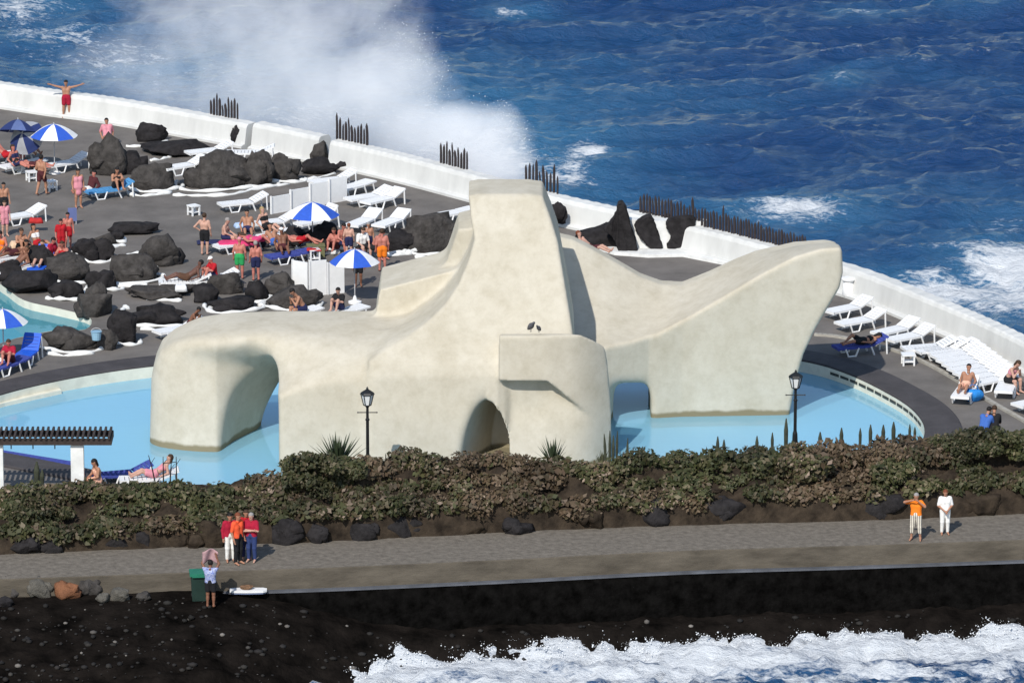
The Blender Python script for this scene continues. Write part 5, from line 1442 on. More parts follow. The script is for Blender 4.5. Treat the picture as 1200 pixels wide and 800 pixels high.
def bag(px, py, size, m, label, name='beach_bag', z=DECK):
    root = empty(name, at(px, py, z), rng.uniform(-.5, .5), label, 'bag', None)
    v = rock_verts(size, size * 0.6, size * 0.75, int(px), 0.25, 4, ICO3); v[:, 2] = np.maximum(v[:, 2] + size * 0.6, 0.0)
    link('body', mesh_np('body', v, ICO3[1], m, True), root)
    mb = MB(); mb.tube([(size * .5 * math.cos(a), 0, size * 1.15 + size * .5 * math.sin(a)) for a in np.linspace(0, math.pi, 9)], 0.015, 5); mb.build('handle', m, root)
bag(1140, 470, .38, mat('bright_blue_cloth', (0.02, 0.20, 0.55), .8, var=.3, scale=9), 'bright blue beach bag on the paving beside the pool facing sunbather')
bag(346, 288, .34, mat('light_blue_cloth', (0.18, 0.40, 0.75), .8, var=.2, scale=9), 'light blue bag beside the boulder under the striped umbrella')
bag(309, 290, .25, mat('dark_bag', (0.03, 0.03, 0.045), .8, var=.2), 'dark bag beside the sunbather with white cap')
# olive crate with a red towel
root = empty('olive_crate', at(370, 300), .1, 'olive box with folded red towel on top under the striped umbrella', 'box')
mb = MB(); mb.box((0, 0, .22), (.7, .45, .44)); mb.build('body', mat('olive_cloth', (0.16, 0.16, 0.08), .9, var=.2, scale=6), root)
mb = MB(); mb.box((0, 0, .455), (.74, .49, .04)); mb.build('lid', mat('olive_cloth', (0.16, 0.16, 0.08)), root)
M_pink = mat('pink_towel_cloth', (0.62, 0.05, 0.16), .95, var=.15, scale=8)
M_red = mat('red_cloth', (0.45, 0.03, 0.03), .95, var=.2, scale=8)
M_peach = mat('peach_cloth', (0.72, 0.50, 0.34), .95, var=.12, scale=8)
M_paleblue = mat('pale_blue_cloth', (0.42, 0.55, 0.78), .95, var=.15, scale=8)
def towel(px, py, z, wd, ln, m, label, rz=0.0, drape=0.15, grp='beach towels on the terrace'):
    p = at(px, py, z); nx, ny = 14, 10; v = []
    for i in range(nx):
        for j in range(ny):
            x = (i / (nx - 1) - .5) * ln; y = (j / (ny - 1) - .5) * wd
            e = max(0, abs(x) - ln * .36) / (ln * .14); e2 = max(0, abs(y) - wd * .36) / (wd * .14)
            v.append((x, y, 0.03 * math.sin(7 * x + px) * math.cos(6 * y) + 0.03 - drape * max(e, e2) ** 1.5))
    me = mesh_np('beach_towel', v, grid_faces(nx, ny), m, True)
    o = link('beach_towel', me, None, p, rz); tag(o, label, 'towel', grp)
    o.modifiers.new('thick', 'SOLIDIFY').thickness = 0.02
towel(278, 283, DECK + .42, .75, 1.7, M_pink, 'hot pink towel spread over a lounger in the crowd', .15)
towel(368, 292, DECK + .50, .4, .6, M_red, 'folded red towel on the olive box', .1, .05)
towel(283, 262, DECK + .5, .5, .6, M_paleblue, 'pale blue towel beside the bare backed man', .3)
towel(245, 283, DECK + .08, .6, 1.0, mat('navy_cloth', (0.02, 0.025, 0.08), .95, var=.2), 'navy towel heap below the bare backed man', .1, .05)
towel(22, 284, DECK + .55, .6, .8, M_peach, 'peach towel in the crowd by the frame edge', .2, .3)
towel(212, 334, DECK + .45, .4, .5, M_canvas, 'white towel hanging at the foot of the red sunbather', .1, .25)
towel(42, 256, DECK + .55, .35, .6, M_red, 'dark red towel hung on a rail behind the crowd', .1, .2)
# small blue board on two legs
root = empty('blue_board', at(85, 263), .15, 'small faded blue board standing behind the crowd in red', 'screen')
mb = MB(); mb.box((0, 0, .42), (.36, .04, .55)); mb.build('board', mat('faded_blue', (0.12, 0.15, 0.32), .8, var=.1), root)
mb = MB(); mb.tube([(-.15, 0, 0), (-.15, 0, .5)], .02, 6); mb.build('leg', M_pole, root); mb = MB(); mb.tube([(.15, 0, 0), (.15, 0, .5)], .02, 6); mb.build('leg', M_pole, root)

# ================================================================== PERGOLA
pz = DECK
post = at(97, 560, pz)
root = empty('pergola', post, 0, 'dark flat pergola with slatted top and a white post at the pool side', 'pergola')
zr = 2.0
pe = at(131, 517, pz + zr) - post; w0 = at(-80, 522, pz + zr) - post
mb = MB(); n_ = 34
fr = [Vector((w0.x, pe.y - .10, zr)), Vector((pe.x, pe.y - .10, zr))]
mb.box(((w0.x + pe.x) / 2, pe.y - .05, zr), (pe.x - w0.x, .10, .22)); mb.box(((w0.x + pe.x) / 2, pe.y + 1.0, zr), (pe.x - w0.x, .10, .22)); mb.box((pe.x - .05, pe.y + .475, zr), (.098, .95, .19))
mb.build('beam', mat('dark_brown_timber', (0.045, 0.034, 0.03), .8, var=.25, scale=6, bump=.3), root)
for k in range(n_):
    x = w0.x + (pe.x - w0.x) * (k + .5) / n_
    q = MB(); q.box((x, pe.y + .5, zr + .16), (.075, 1.35, .10)); q.build('rafter', mat('dark_brown_timber', (0.045, 0.034, 0.03)), root)
q = MB(); q.box((0.0, pe.y + .2, zr / 2 - .06), (.44, .34, zr - .10)); q.build('post', M_white, root)
q = MB(); q.box((pe.x - 1.05 - 2.9, pe.y + .2, zr / 2 - .06), (.40, .30, zr - .10)); q.build('post', M_white, root)
for hx in (-.75, -1.5, -2.25):
    q = MB(); q.tube([(hx, pe.y - .02, zr - .10), (hx, pe.y - .02, zr - .26)], .02, 6); q.build('hook', M_black, root)
# blue topped deck edging in the near corner of the pool
e0 = at(-60, 521, DECK); e1 = at(88, 545, DECK)
d = e1 - e0; mb = MB(); mb.box(((e0.x + e1.x) / 2, (e0.y + e1.y) / 2, DECK + .05), (d.length, .14, .12), Matrix.Rotation(math.atan2(d.y, d.x), 3, 'Z'))
o = mb.build('pool_edging', M_bluetow); tag(o, 'dark blue edging strip along the near corner of the pool', 'edging')

# ================================================================== BIN AND BOARD on the quay
p = at(234, 703, -.70); p.z = beach_z(p.x, p.y)
root = empty('wheelie_bin', p, .1, 'dark green bin with lighter green lid against the promenade wall', 'bin')
M_bing = mat('dark_green_plastic', (0.016, 0.035, 0.028), .5, var=.15)
mb = MB(); mb.box((0, 0, .45), (.50, .50, .86), taper=1.15); mb.build('body', M_bing, root)
mb = MB(); mb.box((0, 0, .935), (.66, .66, .09)); mb.box((0, -.34, .90), (.5, .06, .06)); mb.build('lid', mat('green_lid_plastic', (0.02, 0.16, 0.10), .5, var=.1), root)
for sx__ in (-1, 1):
    mb = MB(); mb.lathe([(.02, -.03), (.09, -.03), (.09, .03), (.02, .03)], 12); mb.v = [(q[2] + sx__ * .24, q[0] + .22, q[1] + .09) for q in mb.v]; mb.build('wheel', M_black, root)
p = at(291, 690, LZ + .12); p.z = LZ
root = empty('white_board', p, at(310, 690, LZ).x * 0 + .03, 'plain flat white board lying on the quay ledge beside the bin', 'board')
bp_ = [(-.62, -.12), (-.5, -.19), (0, -.22), (.5, -.19), (.62, -.10), (.62, .10), (.5, .18), (0, .2), (-.5, .18), (-.62, .12)]
mb = MB(); mb.prism(bp_, .05, .12); mb.build('deck', M_plastic, root)
mb = MB(); mb.prism([(a * .94, b_ * .94) for a, b_ in bp_], .0, .048); mb.build('shaded_underside', mat('blue_shadow_tint', (0.16, 0.20, 0.32), .6), root)  # blue-grey layer: shadow below the board put into colour
p2 = at(286, 688, LZ + .26); 
root = empty('cloth_bundle', (p.x - .05, p.y, LZ + .122), 0, 'small heap of brown clothes on the white board', 'clothes')
v = rock_verts(.26, .12, .09, 77, .4, 3, ICO3); v[:, 2] = np.maximum(v[:, 2] + .06, 0)
link('cloth', mesh_np('cloth', v, ICO3[1], mat('brown_cloth', (0.16, 0.09, 0.05), .9, var=.4, scale=12), True), root)
# ================================================================== PEOPLE
V3 = lambda *a: np.array(a, dtype=np.float64)
def joints(pose):
    """local frame: faces -Y, +X is the person's left as seen from the front viewer's right; feet/seat on z = 0"""
    J = {}
    def S(name, x, y, z):        # symmetric pair
        J[name + 'L'] = V3(-x, y, z); J[name + 'R'] = V3(x, y, z)
    if pose in ('stand', 'arms_out', 'arms_up', 'camera', 'clasped', 'folded', 'walk', 'hip'):
        J['pel'] = V3(0, 0, .95); J['che'] = V3(0, 0.01, 1.27); J['nec'] = V3(0, 0.0, 1.47); J['hea'] = V3(0, -.02, 1.61)
        S('hip', .095, 0, .90); S('kne', .105, -.02, .50); S('ank', .11, .02, .085); S('toe', .13, -.15, .035)
        S('sho', .185, .01, 1.39); S('elb', .25, .04, 1.12); S('wri', .25, -.05, .88)
        if pose == 'walk':
            J['kneL'] = V3(-.10, -.16, .52); J['ankL'] = V3(-.11, -.18, .09); J['toeL'] = V3(-.12, -.35, .05)
            J['kneR'] = V3(.10, .06, .51); J['ankR'] = V3(.11, .22, .12); J['toeR'] = V3(.12, .06, .04)
            J['wriL'] = V3(-.24, .12, .90); J['wriR'] = V3(.25, -.22, .98)
        if pose == 'arms_out':
            S('elb', .46, .0, 1.46); S('wri', .70, -.02, 1.54); S('kne', .12, -.01, .50); S('ank', .15, .02, .085); S('toe', .17, -.15, .035)
        if pose == 'arms_up': S('elb', .30, -.08, 1.60); S('wri', .21, -.10, 1.84); J['hea'] = V3(0, -.05, 1.60)
        if pose == 'camera': S('elb', .34, -.16, 1.30); J['elbL'] = V3(-.40, -.10, 1.40); S('wri', .09, -.26, 1.53); S('kne', .13, -.01, .50); S('ank', .16, .02, .085); S('toe', .19, -.14, .035)
        if pose == 'clasped': S('elb', .26, .0, 1.12); S('wri', .05, -.22, .96)
        if pose == 'folded': S('elb', .26, -.10, 1.14); J['wriL'] = V3(.13, -.20, 1.17); J['wriR'] = V3(-.13, -.22, 1.14)
        if pose == 'hip': J['elbR'] = V3(.40, .06, 1.16); J['wriR'] = V3(.17, -.06, .98)
    elif pose in ('sit', 'hunch'):
        J['pel'] = V3(0, 0, .12); ly = -.04 if pose == 'sit' else -.20
        J['che'] = V3(0, ly, .44); J['nec'] = V3(0, ly * 1.5 - .02, .63); J['hea'] = V3(0, ly * 1.9 - .06, .76)
        S('hip', .10, -.02, .09); S('kne', .17, -.44, .12); S('ank', .15, -.46, -.30); S('toe', .17, -.62, -.345)
        S('sho', .185, ly * 1.3, .55); S('elb', .25, ly - .08, .30); S('wri', .16, -.34, .20)
        if pose == 'hunch': S('elb', .21, -.40, .28); S('wri', .08, -.48, .46)
    elif pose in ('longsit', 'recline'):
        J['pel'] = V3(0, 0, .11); ly = .14 if pose == 'longsit' else .34; cz = .43 if pose == 'longsit' else .34
        J['che'] = V3(0, ly, cz); J['nec'] = V3(0, ly * 1.5, cz + .18); J['hea'] = V3(0, ly * 1.6, cz + .32)
        S('hip', .10, -.02, .09); S('kne', .13, -.42, .22); S('ank', .13, -.80, .06); S('toe', .15, -.88, .17)
        S('sho', .185, ly * 1.25, cz + .11); S('elb', .28, ly + .12, cz - .16); S('wri', .24, ly - .08, .10)
    elif pose == 'knees':
        J['pel'] = V3(0, 0, .11); J['che'] = V3(0, -.06, .43); J['nec'] = V3(0, -.10, .62); J['hea'] = V3(0, -.14, .76)
        S('hip', .10, -.02, .09); S('kne', .13, -.36, .44); S('ank', .12, -.50, .06); S('toe', .14, -.64, .03)
        S('sho', .185, -.06, .54); S('elb', .25, -.22, .36); S('wri', .10, -.42, .42)
    elif pose in ('lie', 'prone'):
        J['pel'] = V3(0, 0, .12); J['che'] = V3(0, .32, .15); J['nec'] = V3(0, .52, .20); J['hea'] = V3(0, .66, .24)
        S('hip', .10, -.05, .10); S('kne', .13, -.46, .16); S('ank', .12, -.86, .07); S('toe', .16, -.92, .17)
        J['kneL'] = V3(-.12, -.38, .34)
        J['ankL'] = V3(-.12, -.70, .07); J['toeL'] = V3(-.14, -.84, .06)
        S('sho', .185, .43, .16); S('elb', .30, .22, .10); S('wri', .24, -.02, .12)
    return J
def caps(p, a, b, ra, rb):
    ab = b - a; t = np.clip(((p - a) @ ab) / max(ab @ ab, 1e-9), 0, 1)
    return np.linalg.norm(p - a - t[..., None] * ab, axis=-1) - (ra + (rb - ra) * t)
def ell(p, c, r): 
    q = (p - c) / r; n = np.linalg.norm(q, axis=-1)
    return (n - 1) * min(r)
def field(parts, k, h=0.022, pad=0.06, cut=None):
    pts = np.array([q for pt in parts for q in (pt[1] - pt[-1], pt[1] + pt[-1], pt[2] - pt[-1], pt[2] + pt[-1])])
    lo = pts.min(0) - pad; hi = pts.max(0) + pad
    ax = [np.arange(lo[i], hi[i] + h, h) for i in range(3)]
    p = np.stack(np.meshgrid(*ax, indexing='ij'), -1)
    f = None
    for pt in parts:
        d = caps(p, pt[1], pt[2], pt[3], pt[4]) if pt[0] == 'c' else ell(p, pt[1], pt[3])
        f = d if f is None else smin(f, d, k)
    if cut is not None: f = np.maximum(f, cut(p))
    f[0] = f[-1] = 1; f[:, 0] = f[:, -1] = 1; f[:, :, 0] = f[:, :, -1] = 1
    return surface_nets(f, lo, h)
def c_(a, b, ra, rb): return ('c', a, b, ra, rb, max(ra, rb))
def e_(c, r): return ('e', c, c, np.array(r), max(r))
def torso_parts(J, g=0.0, wide=1.0, female=False):
    ax = J['hipR'] - J['hipL']; ax = ax / np.linalg.norm(ax)
    pel, che, nec = J['pel'], J['che'], J['nec']
    o = []
    for s in (-1, 1):
        o.append(c_(pel + ax * s * .075, che + ax * s * .065 * wide + (pel - che) * .55, .105 + g, .092 * wide + g))
        o.append(c_(che + ax * s * .065 * wide + (pel - che) * .55, che + ax * s * .085 * wide, .092 * wide + g, .105 * wide + g))
        o.append(c_(che + ax * s * .08, J['sho' + ('R' if s > 0 else 'L')] * .8 + nec * .2, .10 + g, .062 + g))
    return o
def arm_parts(J, g=0.0, upper=1.0, lower=True):
    o = []
    for s in 'LR':
        a, b, w_ = J['sho' + s], J['elb' + s], J['wri' + s]
        o.append(c_(a, a + (b - a) * upper, .058 + g, .043 + g))
        if lower: o.append(c_(b, w_, .043 + g, .029 + g))
    return o
def leg_parts(J, g=0.0, thigh=1.0, shin=None):
    o = []
    for s in 'LR':
        h_, k_, a_ = J['hip' + s], J['kne' + s], J['ank' + s]
        o.append(c_(h_, h_ + (k_ - h_) * thigh, .092 + g, (.092 - .032 * thigh) + g))
        if shin:
            o.append(c_(k_, k_ + (a_ - k_) * shin, .060 + g, (.060 - .022 * shin) + g))
    return o
def body_mesh(J, wide, key):
    d = J['hea'] - J['nec']; up = d / np.linalg.norm(d)
    tr = J['hipR'] - J['hipL']; tr = tr / np.linalg.norm(tr); fwd = np.cross(up, tr); fwd /= np.linalg.norm(fwd)
    if np.dot(fwd, np.array([0, -1, 0.001])) < 0 and abs(fwd[1]) > .3: fwd = -fwd
    hc = J['hea'] + up * .02
    P = torso_parts(J, 0, wide) + arm_parts(J) + leg_parts(J, 0, 1.0, 1.0)
    for s in 'LR':
        P.append(c_(J['kne' + s] * .72 + J['ank' + s] * .28 - 0, J['kne' + s] * .55 + J['ank' + s] * .45, .056, .050))
        P.append(c_(J['ank' + s], J['toe' + s], .042, .030))
        hd = J['wri' + s] - J['elb' + s]; hd = hd / np.linalg.norm(hd)
        P.append(c_(J['wri' + s], J['wri' + s] + hd * .07, .030, .034))
    P.append(c_(J['nec'] - up * .05, hc - up * .05, .058, .052))
    P.append(e_(hc, (.085, .098, .098))); P.append(c_(hc - up * .07 + fwd * .03, hc - up * .085 + fwd * .05, .055, .045))
    v, q = field(P, .035)
    nv = len(v); V = [v]; F = [tuple(r) for r in q]; Mi = [0] * len(q); off = nv
    mb = MB()
    # fingers and thumb
    for s in 'LR':
        hd = J['wri' + s] - J['elb' + s]; hd = hd / np.linalg.norm(hd)
        sd_ = np.cross(hd, fwd); sd_ = sd_ / (np.linalg.norm(sd_) + 1e-9); cl = np.cross(sd_, hd)
        pb = J['wri' + s] + hd * .085
        for i, (o_, l_) in enumerate(((-.027, .060), (-.009, .074), (.009, .070), (.026, .054))):
            a = pb + sd_ * o_; mb.tube([tuple(a), tuple(a + hd * l_ * .55 + cl * .006), tuple(a + hd * l_ + cl * .026)], [.0095, .0085, .006], 5)
        a = J['wri' + s] + hd * .045 - sd_ * .028; mb.tube([tuple(a), tuple(a + hd * .03 - sd_ * .025), tuple(a + hd * .055 - sd_ * .028)], [.011, .010, .007], 5)
    # nose and ears
    a = hc + fwd * .088 + up * .012; b = hc + fwd * .112 - up * .022; mb.tube([tuple(a), tuple(b), tuple(hc + fwd * .092 - up * .03)], [.008, .016, .006], 6)
    for s in (-1, 1):
        a = hc + tr * s * .083 - up * .005; mb.lathe([(.004, -.028), (.016, -.015), (.018, .01), (.005, .03)], 6, tuple(a), 0, 0.7, 1.1)
    n0 = len(mb.f)
    for s in (-1, 1):   # eyes
        a = hc + tr * s * .033 + fwd * .086 + up * .008; mb.lathe([(.002, -.008), (.011, 0), (.002, .008)], 6, tuple(a), 1)
    a = hc + fwd * .088 - up * .055; mb.tube([tuple(a - tr * .024), tuple(a + fwd * .006), tuple(a + tr * .024)], [.004, .008, .004], 5, 2)
    V.append(np.array(mb.v)); F += [tuple(i + off for i in f) for f in mb.f]; Mi += mb.m
    return (np.concatenate(V), F, Mi), (hc, up, fwd, tr)
CACHE = {}
SKIN = {'fair': (0.50, 0.29, 0.22), 'tan': (0.38, 0.19, 0.12), 'red': (0.46, 0.17, 0.13), 'brown': (0.20, 0.09, 0.055), 'dark': (0.13, 0.062, 0.045)}
CLOTH = {'red': (0.42, 0.012, 0.02), 'crimson': (0.34, 0.01, 0.035), 'maroon': (0.075, 0.018, 0.022), 'black': (0.013, 0.013, 0.015), 'navy': (0.018, 0.022, 0.075), 'green': (0.03, 0.34, 0.10), 'orange': (0.85, 0.21, 0.015),
         'orangered': (0.80, 0.10, 0.035), 'white': (0.78, 0.77, 0.74), 'pink': (0.62, 0.25, 0.30), 'hotpink': (0.55, 0.05, 0.16), 'jeans': (0.03, 0.05, 0.15), 'beige': (0.60, 0.54, 0.42), 'blue': (0.05, 0.13, 0.42), 'peach': (0.75, 0.42, 0.30), 'brown': (0.10, 0.05, 0.03)}
HAIR = {'black': (0.010, 0.008, 0.008), 'brown': (0.05, 0.028, 0.016), 'grey': (0.28, 0.26, 0.25), 'red': (0.16, 0.045, 0.02), 'blond': (0.35, 0.25, 0.12)}
def clothm(c): return mat('cloth_' + c, CLOTH[c], .9, var=.10, scale=9)
M_stripe = bpy.data.materials.new('striped_cloth'); M_stripe.use_nodes = True
_n = M_stripe.node_tree.nodes; _l = M_stripe.node_tree.links
tc_ = _n.new('ShaderNodeTexCoord'); wv = _n.new('ShaderNodeTexWave'); wv.bands_direction = 'X'; wv.inputs['Scale'].default_value = 4.5; rp_ = _n.new('ShaderNodeValToRGB')
rp_.color_ramp.elements[0].position = .38; rp_.color_ramp.elements[0].color = (.25, .22, .19, 1); rp_.color_ramp.elements[1].position = .5; rp_.color_ramp.elements[1].color = (.70, .64, .53, 1)
_l.new(tc_.outputs['Object'], wv.inputs[0]); _l.new(wv.outputs['Fac'], rp_.inputs[0]); _l.new(rp_.outputs[0], _n['Principled BSDF'].inputs['Base Color']); _n['Principled BSDF'].inputs['Roughness'].default_value = .9
M_flower = mat('blue_floral_cloth', (0.09, 0.14, 0.42), .9, scale=22, color2=(0.50, 0.52, 0.62), detail=2)
def special(c): return {'stripe': M_stripe, 'flower': M_flower}.get(c) or clothm(c)

def person(loc, rz, pose, label, skin='tan', hair='brown', shorts=None, trousers=None, shirt=None, dress=None, top=None, cap=None, capri=None, height=1.0, wide=1.0, group=None, sleeves=1.0, backpack=None):
    J = joints(pose)
    key = (pose, round(wide, 2))
    if key not in CACHE: CACHE[key] = body_mesh(J, wide, key)
    (bv, bf, bm_), (hc, up, fwd, tr) = CACHE[key]
    root = empty('person', loc, rz, label, 'person', group); root.scale = (height,) * 3
    mk = ('body', key, skin)
    if mk not in CACHE:
        CACHE[mk] = mesh_np('body', bv, bf, [mat('skin_' + skin, SKIN[skin], .55, var=.08, scale=6), mat('eye_dark', (.02, .015, .012), .3), mat('lip', (.30, .09, .08), .5)], True, bm_)
    link('body', CACHE[mk], root)
    # hair
    def add(name, parts, k, m, cut=None, h=0.022):
        kk = (name, key, m.name, len(parts), cut is None, round(float(sum(p[4 if p[0] == 'c' else 3].sum() if hasattr(p[4 if p[0] == 'c' else 3], 'sum') else p[4] for p in parts)), 4))
        if kk not in CACHE:
            v, q = field(parts, k, h, .06, cut); CACHE[kk] = mesh_np(name, v, q, m, True)
        link(name, CACHE[kk], root)
    hm = mat('hair_' + hair, HAIR[hair], .7, var=.2, scale=30)
    back = hc - fwd * .016 + up * .016
    hcut = lambda p: np.minimum(-((p - hc) @ up) + .025, ((p - hc) @ fwd) + .02)
    if cap:
        add('cap', [e_(hc + up * .02, (.098, .108, .100)), c_(hc + up * .035 + fwd * .10, hc + up * .03 + fwd * .16, .012, .010)], .03, clothm(cap), lambda p: -((p - hc) @ up) + .018, .015)
    else:
        add('hair', [e_(back, (.096, .108, .106))] + ([c_(hc - fwd * .06, hc - fwd * .07 - up * .17, .07, .05)] if (dress or top) else []), .03, hm, hcut, .015)
    g = .018
    hips = lambda gg: [c_(J['pel'] + tr * s * .06, J['pel'] + tr * s * .055 + (J['che'] - J['pel']) * .22, .112 + gg, .104 + gg) for s in (-1, 1)]
    if shorts: add('shorts', hips(g) + leg_parts(J, g + .008, .62), .03, special(shorts))
    if trousers: add('trousers', hips(g) + leg_parts(J, g, 1.0, .93), .03, special(trousers))
    if capri: add('trousers', hips(g) + leg_parts(J, g + .006, 1.0, .45), .03, special(capri))
    if shirt: add('shirt', torso_parts(J, g + .006, wide) + arm_parts(J, g, .85 if sleeves < 1 else 1.0, sleeves >= 1) + ([c_(J['nec'] * .9 + J['che'] * .1, J['nec'] * .9 + J['che'] * .1, .065, .065)]), .03, special(shirt), lambda p: ((p - J['nec']) @ up) - .01)
    if top: add('swimsuit_top', torso_parts(J, .010, wide), .03, special(top), lambda p: np.maximum(((p - J['che']) @ up) - .09, -((p - J['che']) @ up) - .10))
    if dress: add('dress', torso_parts(J, g, wide) + hips(g + .02) + [c_(J['pel'], J['pel'] * .45 + (J['kneL'] + J['kneR']) * .275, .13, .15)], .04, special(dress), lambda p: ((p - J['nec']) @ up) + .06)
    if backpack:
        q = MB(); c0 = J['che'] - fwd * .0; q.box((0, 0, 0), (.30, .12, .42)); q.v = [tuple(np.array(p) + J['che'] - fwd * .17) for p in q.v]
    return root
GP = 'people on the terrace'
FACE = 0.0           # facing the viewer is rz = 0; pi = back turned
PI = math.pi
def onl(key, dy=0.0, dz=0.02):
    c, rz, kind = LOUNGE[key]; v = Vector((-math.sin(rz), math.cos(rz), 0)) * dy
    return c + v + Vector((0, 0, 0.375 + dz)), rz
def P(px, py, *a, z=DECK, **k): return person(at(px, py, z), *a, **k)

P(78, 138, 0.0, 'arms_out', 'person in red shorts standing at the sea wall with both arms outstretched', 'tan', 'black', shorts='crimson', height=.98, group=GP)
P(49, 229, 2.6, 'walk', 'person walking away in maroon trunks beside small white side tables', 'tan', 'black', shorts='maroon', height=1.0, group=GP)
P(92, 244, 0.4, 'stand', 'person wrapped in a reddish pink dress with white shoes below the blue lounger', 'tan', 'black', dress='pink', height=.97, group=GP)
P(126, 163, 0.2, 'longsit', 'sunbather in pink top seated behind the dark boulders below the sea wall', 'tan', 'black', shirt='pink', group=GP, sleeves=.5, z=DECK + .35)
l, rz = onl('u2', .35); person(l, rz + 1.57, 'knees', 'person sitting with head low on the light blue lounger against the boulder', 'tan', 'black', top='black', shorts='black', group=GP)
l, rz = onl('u2', -.3, .03); person(l + Vector((-.5, .3, -.2)), rz + .3, 'longsit', 'dark haired person in wine coloured shirt at the foot of the light blue lounger', 'red', 'black', shirt='maroon', shorts='white', group=GP)
P(240, 299, 2.9, 'hip', 'bare backed person standing in black trunks beside the lone side table', 'fair', 'brown', shorts='black', height=1.0, group=GP)
P(263, 280, 1.3, 'sit', 'grey haired bare backed person seated in dark trunks, turned to the black trunks', 'fair', 'grey', shorts='navy', group=GP, z=DECK + .42, wide=1.1)
P(290, 272, 0.1, 'longsit', 'bare chested dark haired person seated behind the hot pink towel', 'tan', 'black', shorts='navy', group=GP, z=DECK + .45)
P(300, 284, 1.2, 'lie', 'sunbather in hot pink swimwear lying on the pink towel', 'red', 'brown', top='hotpink', shorts='hotpink', group=GP, z=DECK + .46)
P(281, 327, 3.0, 'stand', 'person in bright green shorts and pale pink cap standing with back turned', 'red', 'brown', shorts='green', cap='pink', height=.98, group=GP)
P(300, 329, 3.3, 'stand', 'person in navy shorts standing beside the green shorts', 'red', 'grey', shorts='navy', height=.93, group=GP, wide=1.1)
l, rz = onl('u17', .1); person(l, rz, 'recline', 'deeply tanned sunbather lying among the rocks beside a red one', 'dark', 'black', shorts='brown', group=GP)
l, rz = onl('u18', .1); person(l, rz + .2, 'knees', 'sunbather in red shirt and white cap sitting up on a lounger', 'red', 'brown', shirt='red', shorts='navy', cap='white', group=GP, sleeves=.5)
P(331, 293, 0.2, 'longsit', 'deeply tanned person with white cap in the boulder shade', 'brown', 'black', shorts='maroon', cap='white', group=GP, z=DECK + .40)
P(352, 284, 1.2, 'lie', 'reddish sunbather stretched out under the striped umbrella', 'red', 'brown', shorts='red', group=GP, z=DECK + .45)
P(401, 286, 0.6, 'sit', 'sunburnt person seated with dark hair, uphill of the umbrella beside the box walls', 'red', 'black', shorts='navy', group=GP, z=DECK + .40)
P(409, 302, 3.1, 'stand', 'pale chested person standing right behind the umbrella beside the box walls', 'fair', 'red', shorts='navy', height=.82, group=GP)
P(432, 300, 0.0, 'stand', 'person standing between the pale chest and the orange trunks', 'tan', 'grey', shorts='navy', height=.80, group=GP, wide=1.1)
P(448, 318, 3.3, 'stand', 'person in bright orange trunks with back turned beside the black boulder', 'red', 'brown', shorts='orange', height=1.0, group=GP, wide=1.12)
P(438, 292, 1.0, 'hunch', 'sunburnt person bending behind the orange trunks', 'red', 'black', shorts='black', group=GP, z=DECK + .42)
P(420, 336, 0.1, 'stand', 'person behind the umbrella beside the box walls, dark legs showing below', 'brown', 'black', shorts='black', height=.95, group=GP)
l, rz = onl('u21', .3); person(l, -1.1, 'hunch', 'bare backed person in blue shorts sitting sideways on the lounger at the sculpture rim', 'tan', 'black', shorts='navy', group=GP, height=1.05)
l, rz = onl('u22', .1); person(l + Vector((-.2, .1, 0)), -.5, 'knees', 'dark haired person in black top and blue shorts seated on the next lounger', 'fair', 'black', shirt='black', shorts='navy', group=GP, sleeves=.5)
l, rz = onl('u19', .5); person(l, 1.2, 'hunch', 'brown skinned child sitting on the lounger at the sculpture rim', 'brown', 'black', shorts='maroon', group=GP, height=.85)
# crowd in red by the frame edge
P(72, 299, 0.3, 'stand', 'person in red shirt standing in front of the small blue panel', 'red', 'black', shirt='red', shorts='red', height=.86, group=GP, sleeves=.5)
P(60, 303, 1.0, 'sit', 'person in dark red shirt sitting at the feet of the red standing one', 'red', 'black', shirt='crimson', shorts='maroon', group=GP, z=DECK + .40, sleeves=.5)
P(75, 307, -.4, 'knees', 'person in red and white swimwear crouching beside the blue lounger', 'red', 'brown', top='red', shorts='red', group=GP, z=DECK + .25)
l, rz = onl('u25', -.1); person(l, rz, 'longsit', 'person in pale pink shirt leaning on the upright blue lounger', 'fair', 'brown', shirt='pink', shorts='black', group=GP, sleeves=.5)
l, rz = onl('u23', .2); person(l, rz, 'lie', 'sunbather on the lounger by the red towels', 'brown', 'black', shorts='maroon', group=GP)
l, rz = onl('u24', .2); person(l, rz, 'recline', 'brown sunbather on the lounger above the bathing pool boulders', 'brown', 'brown', shorts='black', group=GP)
P(6, 277, 0.4, 'stand', 'person in pale pink top at the frame edge', 'fair', 'brown', shirt='pink', shorts='pink', height=.86, group=GP, sleeves=.5)
P(1, 295, 0.0, 'sit', 'person in orange swimwear at the frame edge below the pink top', 'red', 'black', top='orange', shorts='orange', group=GP, z=DECK + .40)
P(44, 288, 0.8, 'longsit', 'sunbather with dark hair seated beneath the dark red hanging towel', 'tan', 'black', top='white', shorts='red', group=GP, z=DECK + .40)
P(24, 292, 0.5, 'knees', 'person in dark swimwear seated on the peach towel', 'tan', 'brown', shorts='black', group=GP, z=DECK + .42)
P(7, 184, 1.1, 'recline', 'sunburnt person reclining below the tipped umbrella', 'red', 'brown', shorts='red', group=GP, z=DECK + .42)
P(34, 178, 0.6, 'longsit', 'person with pale shirt in the umbrella shade', 'tan', 'grey', shirt='white', shorts='navy', group=GP, z=DECK + .42, sleeves=.5)
P(38, 196, 1.4, 'lie', 'sunbather in maroon lying in front of the umbrella shade', 'red', 'black', shorts='maroon', group=GP, z=DECK + .42)
